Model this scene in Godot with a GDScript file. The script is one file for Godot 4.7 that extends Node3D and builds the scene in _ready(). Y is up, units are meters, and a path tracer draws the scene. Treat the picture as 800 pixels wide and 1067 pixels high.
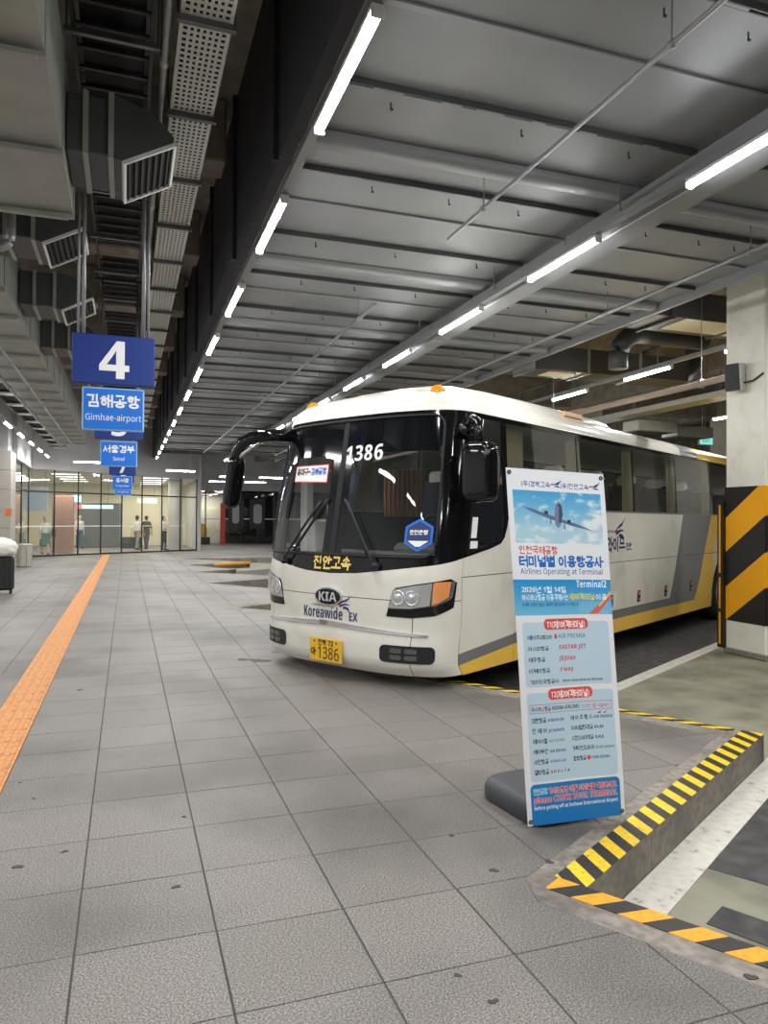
extends Node3D

# ------------------------------------------------------------------ helpers
var M := {}
var used := {}
var BUS_TH := deg_to_rad(59.5)
var DA := Vector2(sin(deg_to_rad(59.5)), -cos(deg_to_rad(59.5)))   # bay direction (x, z)
var DB := Vector2(cos(deg_to_rad(59.5)), sin(deg_to_rad(59.5)))
const ORD := ["first", "second", "third", "fourth", "fifth", "sixth", "seventh", "eighth", "ninth", "tenth", "eleventh", "twelfth", "thirteenth", "fourteenth", "fifteenth", "sixteenth", "seventeenth", "eighteenth", "nineteenth", "twentieth", "twenty-first", "twenty-second"]

func numbered(n: String) -> String:
	if not used.has(n):
		used[n] = 0
		return n
	used[n] += 1
	return "%s_%03d" % [n, used[n]]

func thing(called: String, label: String, category: String, at := Vector3.ZERO, turn := 0.0, group := "") -> Node3D:
	var o := Node3D.new()
	o.name = numbered(called)
	add_child(o)
	o.position = at
	o.rotation.y = turn
	tag(o, label, category, group)
	return o

func tag(o: Node, label: String, category: String, group := "", kind := "") -> void:
	if label: o.set_meta("label", label)
	if category: o.set_meta("category", category)
	if group: o.set_meta("group", group)
	if kind: o.set_meta("kind", kind)

func setting(called: String, label: String) -> Node3D:
	var o := Node3D.new()
	o.name = called
	add_child(o)
	o.set_meta("kind", "structure")
	o.set_meta("label", label)
	return o

func mb(flat := true) -> SurfaceTool:
	var st := SurfaceTool.new()
	st.begin(Mesh.PRIMITIVE_TRIANGLES)
	st.set_smooth_group(-1 if flat else 0)
	return st

func meshed(st: SurfaceTool) -> ArrayMesh:
	st.generate_normals()
	return st.commit()

func obj(called: String, st: SurfaceTool, m: Material, parent: Node = self) -> MeshInstance3D:
	return inst(called, meshed(st), m, parent)

func inst(called: String, me: Mesh, m: Material, parent: Node = self) -> MeshInstance3D:
	var o := MeshInstance3D.new()
	o.mesh = me
	o.material_override = null
	for i in me.get_surface_count():
		o.set_surface_override_material(i, m)
	if parent == self:
		o.name = numbered(called)
		add_child(o)
	else:
		o.name = called
		parent.add_child(o, true)
	return o

func tri(st: SurfaceTool, a: Vector3, b: Vector3, c: Vector3) -> void:
	st.add_vertex(a); st.add_vertex(b); st.add_vertex(c)

func quad(st: SurfaceTool, a: Vector3, b: Vector3, c: Vector3, d: Vector3) -> void:
	tri(st, a, b, c); tri(st, a, c, d)

func box(st: SurfaceTool, c: Vector3, s: Vector3, bs := Basis.IDENTITY) -> void:
	var h := s * 0.5
	var p := []
	for i in 8:
		p.append(c + bs * Vector3(h.x if i & 1 else -h.x, h.y if i & 2 else -h.y, h.z if i & 4 else -h.z))
	quad(st, p[4], p[6], p[7], p[5]); quad(st, p[1], p[3], p[2], p[0])
	quad(st, p[0], p[2], p[6], p[4]); quad(st, p[5], p[7], p[3], p[1])
	quad(st, p[2], p[3], p[7], p[6]); quad(st, p[0], p[4], p[5], p[1])

# box with chamfered edges
func cbox(st: SurfaceTool, c: Vector3, s: Vector3, e: float, bs := Basis.IDENTITY) -> void:
	var h := s * 0.5
	e = minf(e, minf(h.x, minf(h.y, h.z)) * 0.95)
	var k := func(sx: float, sy: float, sz: float, ax: int) -> Vector3:
		var v := Vector3(sx * (h.x - e), sy * (h.y - e), sz * (h.z - e))
		v[ax] += [sx, sy, sz][ax] * e
		return c + bs * v
	for ax in 3:
		for sg in [-1.0, 1.0]:
			var q := []
			for ij in [[-1, -1], [1, -1], [1, 1], [-1, 1]]:
				var v := [0.0, 0.0, 0.0]
				v[ax] = sg
				v[(ax + 1) % 3] = float(ij[0])
				v[(ax + 2) % 3] = float(ij[1])
				q.append(k.call(v[0], v[1], v[2], ax))
			if sg > 0: quad(st, q[0], q[3], q[2], q[1])
			else: quad(st, q[0], q[1], q[2], q[3])
	for ax in 3:   # edges along ax
		var b1 := (ax + 1) % 3
		var b2 := (ax + 2) % 3
		for s1 in [-1.0, 1.0]:
			for s2 in [-1.0, 1.0]:
				var q := []
				for t in [[-1.0, b1], [1.0, b1], [1.0, b2], [-1.0, b2]]:
					var v := [0.0, 0.0, 0.0]
					v[ax] = t[0]; v[b1] = s1; v[b2] = s2
					q.append(k.call(v[0], v[1], v[2], t[1]))
				if s1 * s2 > 0: quad(st, q[0], q[1], q[2], q[3])
				else: quad(st, q[0], q[3], q[2], q[1])
	for i in 8:
		var sx := 1.0 if i & 1 else -1.0
		var sy := 1.0 if i & 2 else -1.0
		var sz := 1.0 if i & 4 else -1.0
		var a: Vector3 = k.call(sx, sy, sz, 0)
		var b: Vector3 = k.call(sx, sy, sz, 1)
		var d: Vector3 = k.call(sx, sy, sz, 2)
		if sx * sy * sz > 0: tri(st, a, d, b)
		else: tri(st, a, b, d)

func frame_of(dir: Vector3) -> Basis:
	var up := Vector3.UP if absf(dir.normalized().y) < 0.95 else Vector3.RIGHT
	var z := dir.normalized()
	var x := up.cross(z).normalized()
	return Basis(x, z.cross(x), z)

func tube(st: SurfaceTool, pts: Array, r: float, n := 10, caps := true) -> void:
	var rings := []
	for i in pts.size():
		var d: Vector3 = (pts[mini(i + 1, pts.size() - 1)] - pts[maxi(i - 1, 0)])
		var f := frame_of(d)
		var ring := []
		for j in n:
			var a := TAU * j / n
			ring.append(pts[i] + f.x * cos(a) * r + f.y * sin(a) * r)
		rings.append(ring)
	for i in pts.size() - 1:
		for j in n:
			quad(st, rings[i][j], rings[i + 1][j], rings[i + 1][(j + 1) % n], rings[i][(j + 1) % n])
	if caps:
		for j in n:
			tri(st, pts[0], rings[0][j], rings[0][(j + 1) % n])
			tri(st, pts[-1], rings[-1][(j + 1) % n], rings[-1][j])

# lathe: profile of (radius, along), axis dir from origin
func lathe(st: SurfaceTool, prof: Array, at: Vector3, dir: Vector3, n := 20) -> void:
	var f := frame_of(dir)
	var rings := []
	for p in prof:
		var ring := []
		for j in n:
			var a := TAU * j / n
			ring.append(at + f.z * p.y + (f.x * cos(a) + f.y * sin(a)) * p.x)
		rings.append(ring)
	for i in prof.size() - 1:
		for j in n:
			quad(st, rings[i][j], rings[i + 1][j], rings[i + 1][(j + 1) % n], rings[i][(j + 1) % n])

# polygon in (x,z) extruded from y0 to y1
func slab(st: SurfaceTool, poly: PackedVector2Array, y0: float, y1: float, bottom := false) -> void:
	if Geometry2D.is_polygon_clockwise(poly):
		poly = poly.duplicate(); poly.reverse()
	var t := Geometry2D.triangulate_polygon(poly)
	for i in range(0, t.size(), 3):
		var a := poly[t[i]]; var b := poly[t[i + 1]]; var c := poly[t[i + 2]]
		tri(st, Vector3(a.x, y1, a.y), Vector3(b.x, y1, b.y), Vector3(c.x, y1, c.y))
		if bottom: tri(st, Vector3(a.x, y0, a.y), Vector3(c.x, y0, c.y), Vector3(b.x, y0, b.y))
	for i in poly.size():
		var a := poly[i]; var b := poly[(i + 1) % poly.size()]
		quad(st, Vector3(a.x, y0, a.y), Vector3(b.x, y0, b.y), Vector3(b.x, y1, b.y), Vector3(a.x, y1, a.y))

# polygon in a plane given by origin and two axes, thickness along their cross product
func plate(st: SurfaceTool, poly: PackedVector2Array, xf: Transform3D, d: float) -> void:
	if Geometry2D.is_polygon_clockwise(poly):
		poly = poly.duplicate(); poly.reverse()
	var t := Geometry2D.triangulate_polygon(poly)
	for i in range(0, t.size(), 3):
		var q := [poly[t[i]], poly[t[i + 1]], poly[t[i + 2]]]
		tri(st, xf * Vector3(q[0].x, q[0].y, d), xf * Vector3(q[2].x, q[2].y, d), xf * Vector3(q[1].x, q[1].y, d))
		tri(st, xf * Vector3(q[0].x, q[0].y, 0), xf * Vector3(q[1].x, q[1].y, 0), xf * Vector3(q[2].x, q[2].y, 0))
	for i in poly.size():
		var a := poly[i]; var b := poly[(i + 1) % poly.size()]
		quad(st, xf * Vector3(a.x, a.y, 0), xf * Vector3(a.x, a.y, d), xf * Vector3(b.x, b.y, d), xf * Vector3(b.x, b.y, 0))

func rrect(x0: float, y0: float, x1: float, y1: float, r: float, n := 4) -> PackedVector2Array:
	var p := PackedVector2Array()
	for c in [[x1 - r, y1 - r, 0.0], [x0 + r, y1 - r, PI / 2], [x0 + r, y0 + r, PI], [x1 - r, y0 + r, PI * 1.5]]:
		for i in n + 1:
			var a: float = c[2] + PI / 2 * i / n
			p.append(Vector2(c[0] + cos(a) * r, c[1] + sin(a) * r))
	return p

# ------------------------------------------------------------------ materials
func lin(r: float, g: float, b: float) -> Color:
	return Color(r, g, b).linear_to_srgb()

func mat(c: Color, rough := 0.7, metal := 0.0) -> StandardMaterial3D:
	var m := StandardMaterial3D.new()
	m.albedo_color = c
	m.roughness = rough
	m.metallic = metal
	return m

func noise_tex(sd: int, freq: float, stops: Array, size := 512, oct := 4, type := FastNoiseLite.TYPE_SIMPLEX_SMOOTH) -> NoiseTexture2D:
	var f := FastNoiseLite.new()
	f.seed = sd
	f.noise_type = type
	f.frequency = freq
	f.fractal_octaves = oct
	var g := Gradient.new()
	var off := PackedFloat32Array()
	var col := PackedColorArray()
	for s in stops:
		off.append(s[0]); col.append(s[1])
	g.offsets = off
	g.colors = col
	var t := NoiseTexture2D.new()
	t.width = size; t.height = size
	t.seamless = true
	t.noise = f
	t.color_ramp = g
	return t

func textured(tex: Texture2D, scale: float, rough := 0.7, metal := 0.0, stain: Texture2D = null, stain_scale := 0.2) -> StandardMaterial3D:
	var m := mat(Color.WHITE, rough, metal)
	m.albedo_texture = tex
	m.uv1_triplanar = true
	m.uv1_world_triplanar = true
	m.uv1_scale = Vector3.ONE * scale
	if stain:
		m.detail_enabled = true
		m.detail_albedo = stain
		m.detail_blend_mode = BaseMaterial3D.BLEND_MODE_MUL
		m.detail_uv_layer = BaseMaterial3D.DETAIL_UV_2
		m.uv2_triplanar = true
		m.uv2_world_triplanar = true
		m.uv2_scale = Vector3.ONE * stain_scale
	return m

func g8(v: int) -> Color: return Color8(v, v, v)

func glass(c: Color, alpha: float, rough := 0.02) -> StandardMaterial3D:
	var m := mat(Color(c.r, c.g, c.b, alpha), rough)
	m.transparency = BaseMaterial3D.TRANSPARENCY_ALPHA
	return m

func glow(c: Color, e: float) -> StandardMaterial3D:
	var m := mat(c, 0.5)
	m.emission_enabled = true
	m.emission = c
	m.emission_energy_multiplier = e
	return m

func make_materials() -> void:
	var stain := noise_tex(7, 0.006, [[0.0, g8(188)], [0.35, g8(228)], [0.6, g8(252)], [1.0, g8(255)]], 512, 5)
	M.stain = stain
	var tones := [[0.78, 0], [0.81, 1], [0.795, 2]]
	M.tiles = []
	for k in 3:
		var f: float = tones[k][0]
		var c := func(v: int, w: int, u: int) -> Color: return Color8(int(v * f), int(w * f), int(u * f))
		var t := noise_tex(11 + k, 0.11, [[0.0, c.call(86, 81, 76)], [0.33, c.call(128, 122, 115)], [0.5, c.call(154, 148, 141)], [0.7, c.call(178, 172, 165)], [1.0, c.call(224, 219, 212)]], 512, 3)
		M.tiles.append(textured(t, 1.75, 0.58, 0.0, stain, 0.16))
	M.mortar = mat(Color8(92, 88, 84), 0.95)
	M.kerb = textured(noise_tex(21, 0.03, [[0.0, Color8(112, 106, 98)], [0.5, Color8(136, 129, 120)], [1.0, Color8(156, 149, 140)]], 512, 6), 0.9, 0.85, 0.0, stain, 0.5)
	M.slab = textured(noise_tex(22, 0.02, [[0.0, Color8(74, 70, 66)], [0.45, Color8(128, 121, 114)], [0.6, Color8(142, 136, 128)], [1.0, Color8(176, 170, 160)]], 512, 6), 0.8, 0.9)
	M.road = textured(noise_tex(23, 0.008, [[0.0, Color8(104, 102, 88)], [0.5, Color8(134, 132, 114)], [1.0, Color8(152, 149, 130)]], 512, 6), 0.35, 0.6)
	M.asphalt = textured(noise_tex(24, 0.02, [[0.0, Color8(44, 43, 43)], [0.5, Color8(66, 64, 64)], [1.0, Color8(88, 86, 84)]], 512, 6), 0.5, 0.75)
	M.lane = textured(noise_tex(25, 0.03, [[0.0, Color8(130, 124, 114)], [0.25, Color8(196, 192, 182)], [1.0, Color8(212, 208, 200)]], 512, 5), 0.8, 0.7)
	M.gum = mat(Color8(62, 58, 55), 0.7)
	M.damp = mat(Color8(62, 57, 53), 0.7)
	M.tactile = textured(noise_tex(26, 0.02, [[0.0, Color8(156, 104, 56)], [0.35, Color8(196, 132, 70)], [1.0, Color8(214, 150, 86)]], 512, 6), 1.6, 0.6)
	M.ceil = textured(noise_tex(31, 0.004, [[0.0, Color8(134, 136, 137)], [0.5, Color8(143, 145, 146)], [1.0, Color8(151, 153, 154)]], 512, 4), 0.25, 0.5, 0.25)
	M.rib = mat(Color8(146, 148, 150), 0.45, 0.3)
	M.steel = mat(Color8(150, 151, 152), 0.4, 0.6)
	M.galv = textured(noise_tex(32, 0.03, [[0.0, Color8(150, 152, 143)], [0.5, Color8(158, 160, 151)], [1.0, Color8(166, 168, 159)]], 256, 3), 0.3, 0.5, 0.35)
	M.galv_dark = mat(Color8(78, 80, 80), 0.5, 0.3)
	M.conc = textured(noise_tex(33, 0.01, [[0.0, Color8(136, 129, 116)], [0.5, Color8(158, 150, 136)], [1.0, Color8(172, 164, 150)]], 512, 5), 0.4, 0.9)
	M.dark_wall = mat(Color8(52, 53, 58), 0.8)
	M.black_metal = mat(Color8(40, 41, 42), 0.5, 0.2)
	M.tray = mat(Color8(168, 166, 156), 0.5, 0.3)
	M.hole = mat(Color8(36, 36, 36), 0.9)
	M.wall = textured(noise_tex(34, 0.01, [[0.0, g8(168)], [0.5, g8(182)], [1.0, g8(190)]], 256, 3), 0.3, 0.7)
	M.stone = textured(noise_tex(35, 0.05, [[0.0, Color8(140, 134, 126)], [0.5, Color8(172, 166, 158)], [1.0, Color8(190, 186, 178)]], 512, 4), 1.0, 0.5)
	M.beige = mat(Color8(222, 216, 192), 0.8)
	M.pillar = textured(noise_tex(36, 0.012, [[0.0, Color8(212, 210, 194)], [0.4, Color8(226, 224, 210)], [1.0, Color8(232, 230, 218)]], 512, 5), 0.5, 0.55)
	M.haz_y = mat(Color8(240, 168, 10), 0.45)
	M.haz_k = mat(Color8(34, 33, 33), 0.45)
	M.led = glow(Color8(252, 253, 255), LED_GLOW)
	M.led_soft = glow(Color8(255, 250, 235), 3.0)
	M.cyan_lit = glow(Color8(170, 225, 235), 1.2)
	M.pink_lit = glow(Color8(240, 90, 130), 1.0)
	M.green_lit = glow(Color8(120, 205, 195), 1.0)
	M.white_metal = mat(Color8(214, 214, 210), 0.45)
	M.mullion = mat(Color8(42, 44, 46), 0.4, 0.3)
	M.pane = glass(Color8(200, 215, 210), 0.05)
	M.pane_dark = glass(Color8(20, 24, 26), 0.55)
	M.sign_navy = mat(Color8(4, 46, 126), 0.5)
	M.sign_blue = mat(Color8(16, 112, 214), 0.4)
	M.sign_rim = mat(Color8(140, 190, 232), 0.4)
	M.sign_white = mat(Color8(240, 240, 240), 0.5)
	M.tape_y = textured(noise_tex(41, 0.05, [[0.0, Color8(120, 100, 40)], [0.22, Color8(222, 184, 24)], [1.0, Color8(242, 206, 36)]], 256, 5), 2.0, 0.5)
	M.tape_o = textured(noise_tex(42, 0.05, [[0.0, Color8(120, 84, 36)], [0.22, Color8(228, 150, 22)], [1.0, Color8(244, 172, 36)]], 256, 5), 2.0, 0.5)
	M.tape_k = textured(noise_tex(43, 0.05, [[0.0, Color8(100, 96, 90)], [0.2, Color8(44, 42, 40)], [1.0, Color8(34, 33, 32)]], 256, 5), 2.0, 0.5)
	# bus
	var cream := noise_tex(51, 0.006, [[0.0, Color8(208, 204, 193)], [0.3, Color8(224, 221, 210)], [1.0, Color8(232, 230, 221)]], 512, 5)
	M.cream = textured(cream, 0.35, 0.28)
	M.cream.uv1_world_triplanar = false
	M.cream.clearcoat_enabled = true
	M.cream.clearcoat = 0.5
	M.cream.clearcoat_roughness = 0.1
	M.bus_grey = mat(Color8(118, 118, 120), 0.3)
	M.bus_yellow = mat(Color8(242, 196, 72), 0.3)
	M.gloss_black = mat(Color8(14, 15, 17), 0.08)
	M.rubber = mat(Color8(26, 26, 27), 0.7)
	M.matte_black = mat(Color8(28, 29, 31), 0.55)
	M.windscreen = glass(Color8(60, 70, 72), 0.1, 0.01)
	M.side_glass = glass(Color8(44, 48, 42), 0.36, 0.03)
	M.shade_glass = mat(Color8(9, 11, 16), 0.06)
	M.chrome = mat(Color8(222, 223, 225), 0.22, 0.85)
	M.side_glass_clear = glass(Color8(30, 36, 40), 0.28, 0.02)
	M.chrome_dull = mat(Color8(150, 152, 152), 0.35, 0.6)
	M.chrome_letter = mat(Color8(225, 226, 228), 0.3, 0.6)
	M.amber_dull = mat(Color8(214, 160, 96), 0.5)
	M.lamp_glass_dark = mat(Color8(110, 112, 114), 0.15, 0.6)
	M.card_red = mat(Color8(206, 70, 66), 0.5)
	M.blue_ink = mat(Color8(34, 90, 190), 0.5)
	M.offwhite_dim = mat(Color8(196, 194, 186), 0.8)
	M.lens = glass(Color8(235, 240, 240), 0.1, 0.02)
	M.amber = mat(Color8(236, 138, 20), 0.15)
	M.lamp_glass = mat(Color8(190, 194, 196), 0.12, 0.5)
	M.plate_y = mat(Color8(236, 186, 40), 0.45)
	M.navy_ink = mat(Color8(36, 50, 110), 0.4)
	M.red_ink = mat(Color8(206, 50, 50), 0.4)
	M.gold_ink = mat(Color8(238, 206, 110), 0.45)
	M.white_ink = mat(Color8(240, 240, 238), 0.5)
	M.black_ink = mat(Color8(24, 24, 24), 0.5)
	M.seat = mat(Color8(52, 56, 70), 0.9)
	M.dash = mat(Color8(86, 87, 88), 0.55)
	M.brown_reflection_panel = mat(Color8(132, 96, 66), 0.9)  # brown of a windscreen reflection, put into an added panel
	M.light_curtain = mat(Color8(150, 142, 112), 0.95)
	M.yellow_pole = mat(Color8(240, 180, 20), 0.4)
	M.offwhite = mat(Color8(222, 222, 214), 0.5)
	M.tyre = mat(Color8(30, 30, 31), 0.85)
	M.hub = mat(Color8(170, 170, 172), 0.4, 0.6)
	M.base = mat(Color8(66, 69, 74), 0.5)
	M.pole = mat(Color8(150, 152, 154), 0.3, 0.8)
	M.orange_tag = mat(Color8(226, 110, 40), 0.4)
	M.skin = mat(Color8(205, 165, 140), 0.7)

# ------------------------------------------------------------------ lettering
const CHO := ["g", "gg", "n", "d", "dd", "r", "m", "b", "bb", "s", "ss", "o", "j", "jj", "c", "k", "t", "p", "h"]
const JONG := ["", "g", "gg", "gs", "n", "nj", "nh", "d", "r", "rg", "rm", "rb", "rs", "rt", "rp", "rh", "m", "b", "bs", "s", "ss", "o", "j", "c", "k", "t", "p", "h"]
var font_plain: SystemFont
var font_bold: SystemFont
var base_y := {}

func ring_pts(cx: float, cy: float, rx: float, ry: float) -> Array:
	var a := []
	for i in 13:
		a.append(Vector2(cx + rx * cos(TAU * i / 12.0), cy + ry * sin(TAU * i / 12.0)))
	return a

func cons(c: String) -> Array:
	var V := func(l: Array) -> Array:
		var o := []
		for i in range(0, l.size(), 2): o.append(Vector2(l[i], l[i + 1]))
		return o
	match c:
		"g": return [V.call([0, 0, 1, 0, 0.92, 1])]
		"n": return [V.call([0, 0, 0, 1, 1, 1])]
		"d": return [V.call([1, 0, 0, 0, 0, 1, 1, 1])]
		"r": return [V.call([0, 0, 1, 0, 1, 0.5, 0, 0.5, 0, 1, 1, 1])]
		"m": return [V.call([0, 0, 1, 0, 1, 1, 0, 1, 0, 0])]
		"b": return [V.call([0, 0, 0, 1, 1, 1, 1, 0]), V.call([0, 0.45, 1, 0.45])]
		"s": return [V.call([0.5, 0, 0.42, 0.45, 0, 1]), V.call([0.48, 0.4, 1, 1])]
		"o": return [ring_pts(0.5, 0.5, 0.5, 0.5)]
		"j": return [V.call([0, 0, 1, 0]), V.call([0.5, 0, 0.42, 0.45, 0, 1]), V.call([0.48, 0.45, 1, 1])]
		"c": return [V.call([0.3, 0, 0.7, 0]), V.call([0, 0.26, 1, 0.26]), V.call([0.5, 0.26, 0.42, 0.6, 0, 1]), V.call([0.48, 0.58, 1, 1])]
		"k": return [V.call([0, 0, 1, 0, 0.92, 1]), V.call([0, 0.48, 0.95, 0.48])]
		"t": return [V.call([1, 0, 0, 0, 0, 1, 1, 1]), V.call([0, 0.5, 0.95, 0.5])]
		"p": return [V.call([0, 0, 1, 0]), V.call([0, 1, 1, 1]), V.call([0.3, 0, 0.3, 1]), V.call([0.7, 0, 0.7, 1])]
		"h": return [V.call([0.3, 0, 0.7, 0]), V.call([0, 0.26, 1, 0.26]), ring_pts(0.5, 0.73, 0.34, 0.27)]
	var out := []
	for i in c.length():
		for s in cons(c[i]):
			var q := []
			for p in s: q.append(Vector2(p.x * 0.44 + 0.56 * i, p.y))
			out.append(q)
	return out

func fit(strokes: Array, r: Array) -> Array:
	var out := []
	for s in strokes:
		var q := []
		for p in s: q.append(Vector2(lerpf(r[0], r[2], p.x), lerpf(r[1], r[3], p.y)))
		out.append(q)
	return out

func vow_v(k: int) -> Array:   # a ae ya yae eo e yeo ye i
	match k:
		0: return [[Vector2(0.25, 0), Vector2(0.25, 1)], [Vector2(0.25, 0.45), Vector2(1, 0.45)]]
		1: return [[Vector2(0.1, 0), Vector2(0.1, 1)], [Vector2(0.9, 0), Vector2(0.9, 1)], [Vector2(0.1, 0.45), Vector2(0.9, 0.45)]]
		2: return [[Vector2(0.25, 0), Vector2(0.25, 1)], [Vector2(0.25, 0.32), Vector2(1, 0.32)], [Vector2(0.25, 0.62), Vector2(1, 0.62)]]
		3: return [[Vector2(0.1, 0), Vector2(0.1, 1)], [Vector2(0.9, 0), Vector2(0.9, 1)], [Vector2(0.1, 0.33), Vector2(0.9, 0.33)], [Vector2(0.1, 0.6), Vector2(0.9, 0.6)]]
		4: return [[Vector2(0.8, 0), Vector2(0.8, 1)], [Vector2(0, 0.45), Vector2(0.8, 0.45)]]
		5: return [[Vector2(0.5, 0), Vector2(0.5, 1)], [Vector2(1, 0), Vector2(1, 1)], [Vector2(-0.1, 0.45), Vector2(0.5, 0.45)]]
		6: return [[Vector2(0.8, 0), Vector2(0.8, 1)], [Vector2(0, 0.32), Vector2(0.8, 0.32)], [Vector2(0, 0.6), Vector2(0.8, 0.6)]]
		7: return [[Vector2(0.5, 0), Vector2(0.5, 1)], [Vector2(1, 0), Vector2(1, 1)], [Vector2(-0.1, 0.32), Vector2(0.5, 0.32)], [Vector2(-0.1, 0.6), Vector2(0.5, 0.6)]]
	return [[Vector2(0.5, 0), Vector2(0.5, 1)]]

func vow_h(k: int) -> Array:   # o yo u yu eu
	match k:
		8: return [[Vector2(0, 0.85), Vector2(1, 0.85)], [Vector2(0.5, 0.1), Vector2(0.5, 0.85)]]
		12: return [[Vector2(0, 0.85), Vector2(1, 0.85)], [Vector2(0.33, 0.1), Vector2(0.33, 0.85)], [Vector2(0.67, 0.1), Vector2(0.67, 0.85)]]
		13: return [[Vector2(0, 0.15), Vector2(1, 0.15)], [Vector2(0.5, 0.15), Vector2(0.5, 1)]]
		17: return [[Vector2(0, 0.15), Vector2(1, 0.15)], [Vector2(0.33, 0.15), Vector2(0.33, 1)], [Vector2(0.67, 0.15), Vector2(0.67, 1)]]
	return [[Vector2(0, 0.5), Vector2(1, 0.5)]]

func syllable(code: int) -> Array:   # strokes in a unit box, y down
	var n := code - 0xAC00
	var c: String = CHO[n / 588]
	var v := (n % 588) / 28
	var f: String = JONG[n % 28]
	var out := []
	var comp := {9: [8, 0], 10: [8, 1], 11: [8, 20], 14: [13, 4], 15: [13, 5], 16: [13, 20], 19: [18, 20]}
	if comp.has(v):
		var hv: Array = comp[v]
		if f == "":
			out += fit(cons(c), [0.1, 0.1, 0.52, 0.48])
			out += fit(vow_h(hv[0]), [0.04, 0.54, 0.62, 0.88])
			out += fit(vow_v(hv[1]), [0.68, 0.05, 0.95, 0.95])
		else:
			out += fit(cons(c), [0.12, 0.05, 0.5, 0.3])
			out += fit(vow_h(hv[0]), [0.05, 0.34, 0.6, 0.56])
			out += fit(vow_v(hv[1]), [0.68, 0.03, 0.95, 0.6])
			out += fit(cons(f), [0.22, 0.7, 0.86, 0.95])
	elif v in [8, 12, 13, 17, 18]:
		if f == "":
			out += fit(cons(c), [0.22, 0.08, 0.78, 0.46])
			out += fit(vow_h(v), [0.05, 0.54, 0.95, 0.92])
		else:
			out += fit(cons(c), [0.24, 0.05, 0.76, 0.3])
			out += fit(vow_h(v), [0.05, 0.36, 0.95, 0.6])
			out += fit(cons(f), [0.22, 0.7, 0.78, 0.95])
	else:
		if f == "":
			out += fit(cons(c), [0.08, 0.17, 0.5, 0.8])
			out += fit(vow_v(v), [0.6, 0.05, 0.94, 0.95])
		else:
			out += fit(cons(c), [0.1, 0.08, 0.5, 0.46])
			out += fit(vow_v(v), [0.6, 0.03, 0.94, 0.54])
			out += fit(cons(f), [0.24, 0.66, 0.86, 0.95])
	return out

func latin(text: String, bold: bool) -> Array:   # [triangle points, width], em units, baseline 0
	if font_plain == null:
		font_plain = SystemFont.new(); font_plain.font_names = PackedStringArray(["Droid Sans"])
		font_bold = SystemFont.new(); font_bold.font_names = PackedStringArray(["Droid Sans"]); font_bold.font_weight = 700
	var fnt := font_bold if bold else font_plain
	var make := func(s: String) -> PackedVector3Array:
		var tm := TextMesh.new()
		tm.text = s
		tm.font = fnt
		tm.font_size = 64
		tm.pixel_size = 1.0 / 64.0
		tm.depth = 0.0
		tm.curve_step = 2.0
		tm.horizontal_alignment = HORIZONTAL_ALIGNMENT_CENTER
		tm.vertical_alignment = VERTICAL_ALIGNMENT_CENTER
		var ar := tm.get_mesh_arrays()
		var out := PackedVector3Array()
		var ix = ar[Mesh.ARRAY_INDEX]
		if ix != null and ix.size():
			for i in ix: out.append(ar[Mesh.ARRAY_VERTEX][i])
		else:
			out = ar[Mesh.ARRAY_VERTEX]
		return out
	if not base_y.has(bold):
		var lo := 1e9
		for p in make.call("H"): lo = minf(lo, p.y)
		base_y[bold] = lo
	var w: float = fnt.get_string_size(text, HORIZONTAL_ALIGNMENT_LEFT, -1, 64).x / 64.0
	var res := PackedVector2Array()
	for p in make.call(text): res.append(Vector2(p.x + w / 2, p.y - base_y[bold]))
	return [res, w]

# triangles of a mixed text line: em size s, baseline at y=0, returns [tris, width]
func text_tris(text: String, s: float, bold := false, weight := 0.1, gap := 0.96) -> Array:
	var out := PackedVector2Array()
	var x := 0.0
	var run := ""
	for i in text.length() + 1:
		var code := text.unicode_at(i) if i < text.length() else 0
		var han := code >= 0xAC00 and code <= 0xD7A3
		if not han and i < text.length():
			run += text[i]
			continue
		if run != "":
			if run.strip_edges() != "":
				var l := latin(run, bold)
				for p in l[0]: out.append(Vector2(x + p.x * s, p.y * s))
				x += l[1] * s
			else:
				x += 0.35 * s * run.length()
			run = ""
		if han:
			for st in syllable(code):
				for k in st.size() - 1:
					var a := Vector2(st[k].x, 1.0 - st[k].y) * s * 0.94 + Vector2(x, -0.14 * s)
					var b := Vector2(st[k + 1].x, 1.0 - st[k + 1].y) * s * 0.94 + Vector2(x, -0.14 * s)
					var d := (b - a).normalized() * weight * s * 0.5
					var nn := Vector2(-d.y, d.x)
					a -= d; b += d
					for p in [a + nn, b + nn, b - nn, a + nn, b - nn, a - nn]: out.append(p)
			x += gap * s
	return [out, x]

func lettering(called: String, text: String, s: float, m: Material, parent: Node, place: Callable, bold := false, weight := 0.1, align := 0.5, squeeze := 1.0) -> MeshInstance3D:
	var t := text_tris(text, s, bold, weight)
	var st := mb()
	# overlapping brush strokes lie a hair above each other
	var c0: Vector3 = place.call(Vector2.ZERO)
	var nn: Vector3 = (place.call(Vector2(0.01, 0)) - c0).cross(place.call(Vector2(0, 0.01)) - c0).normalized()
	var k := 0
	for p in t[0]:
		st.add_vertex(place.call(Vector2((p.x - t[1] * align) * squeeze, p.y)) + nn * 0.00012 * ((k / 6) % 9))
		k += 1
	return obj(called, st, m, parent)

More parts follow.
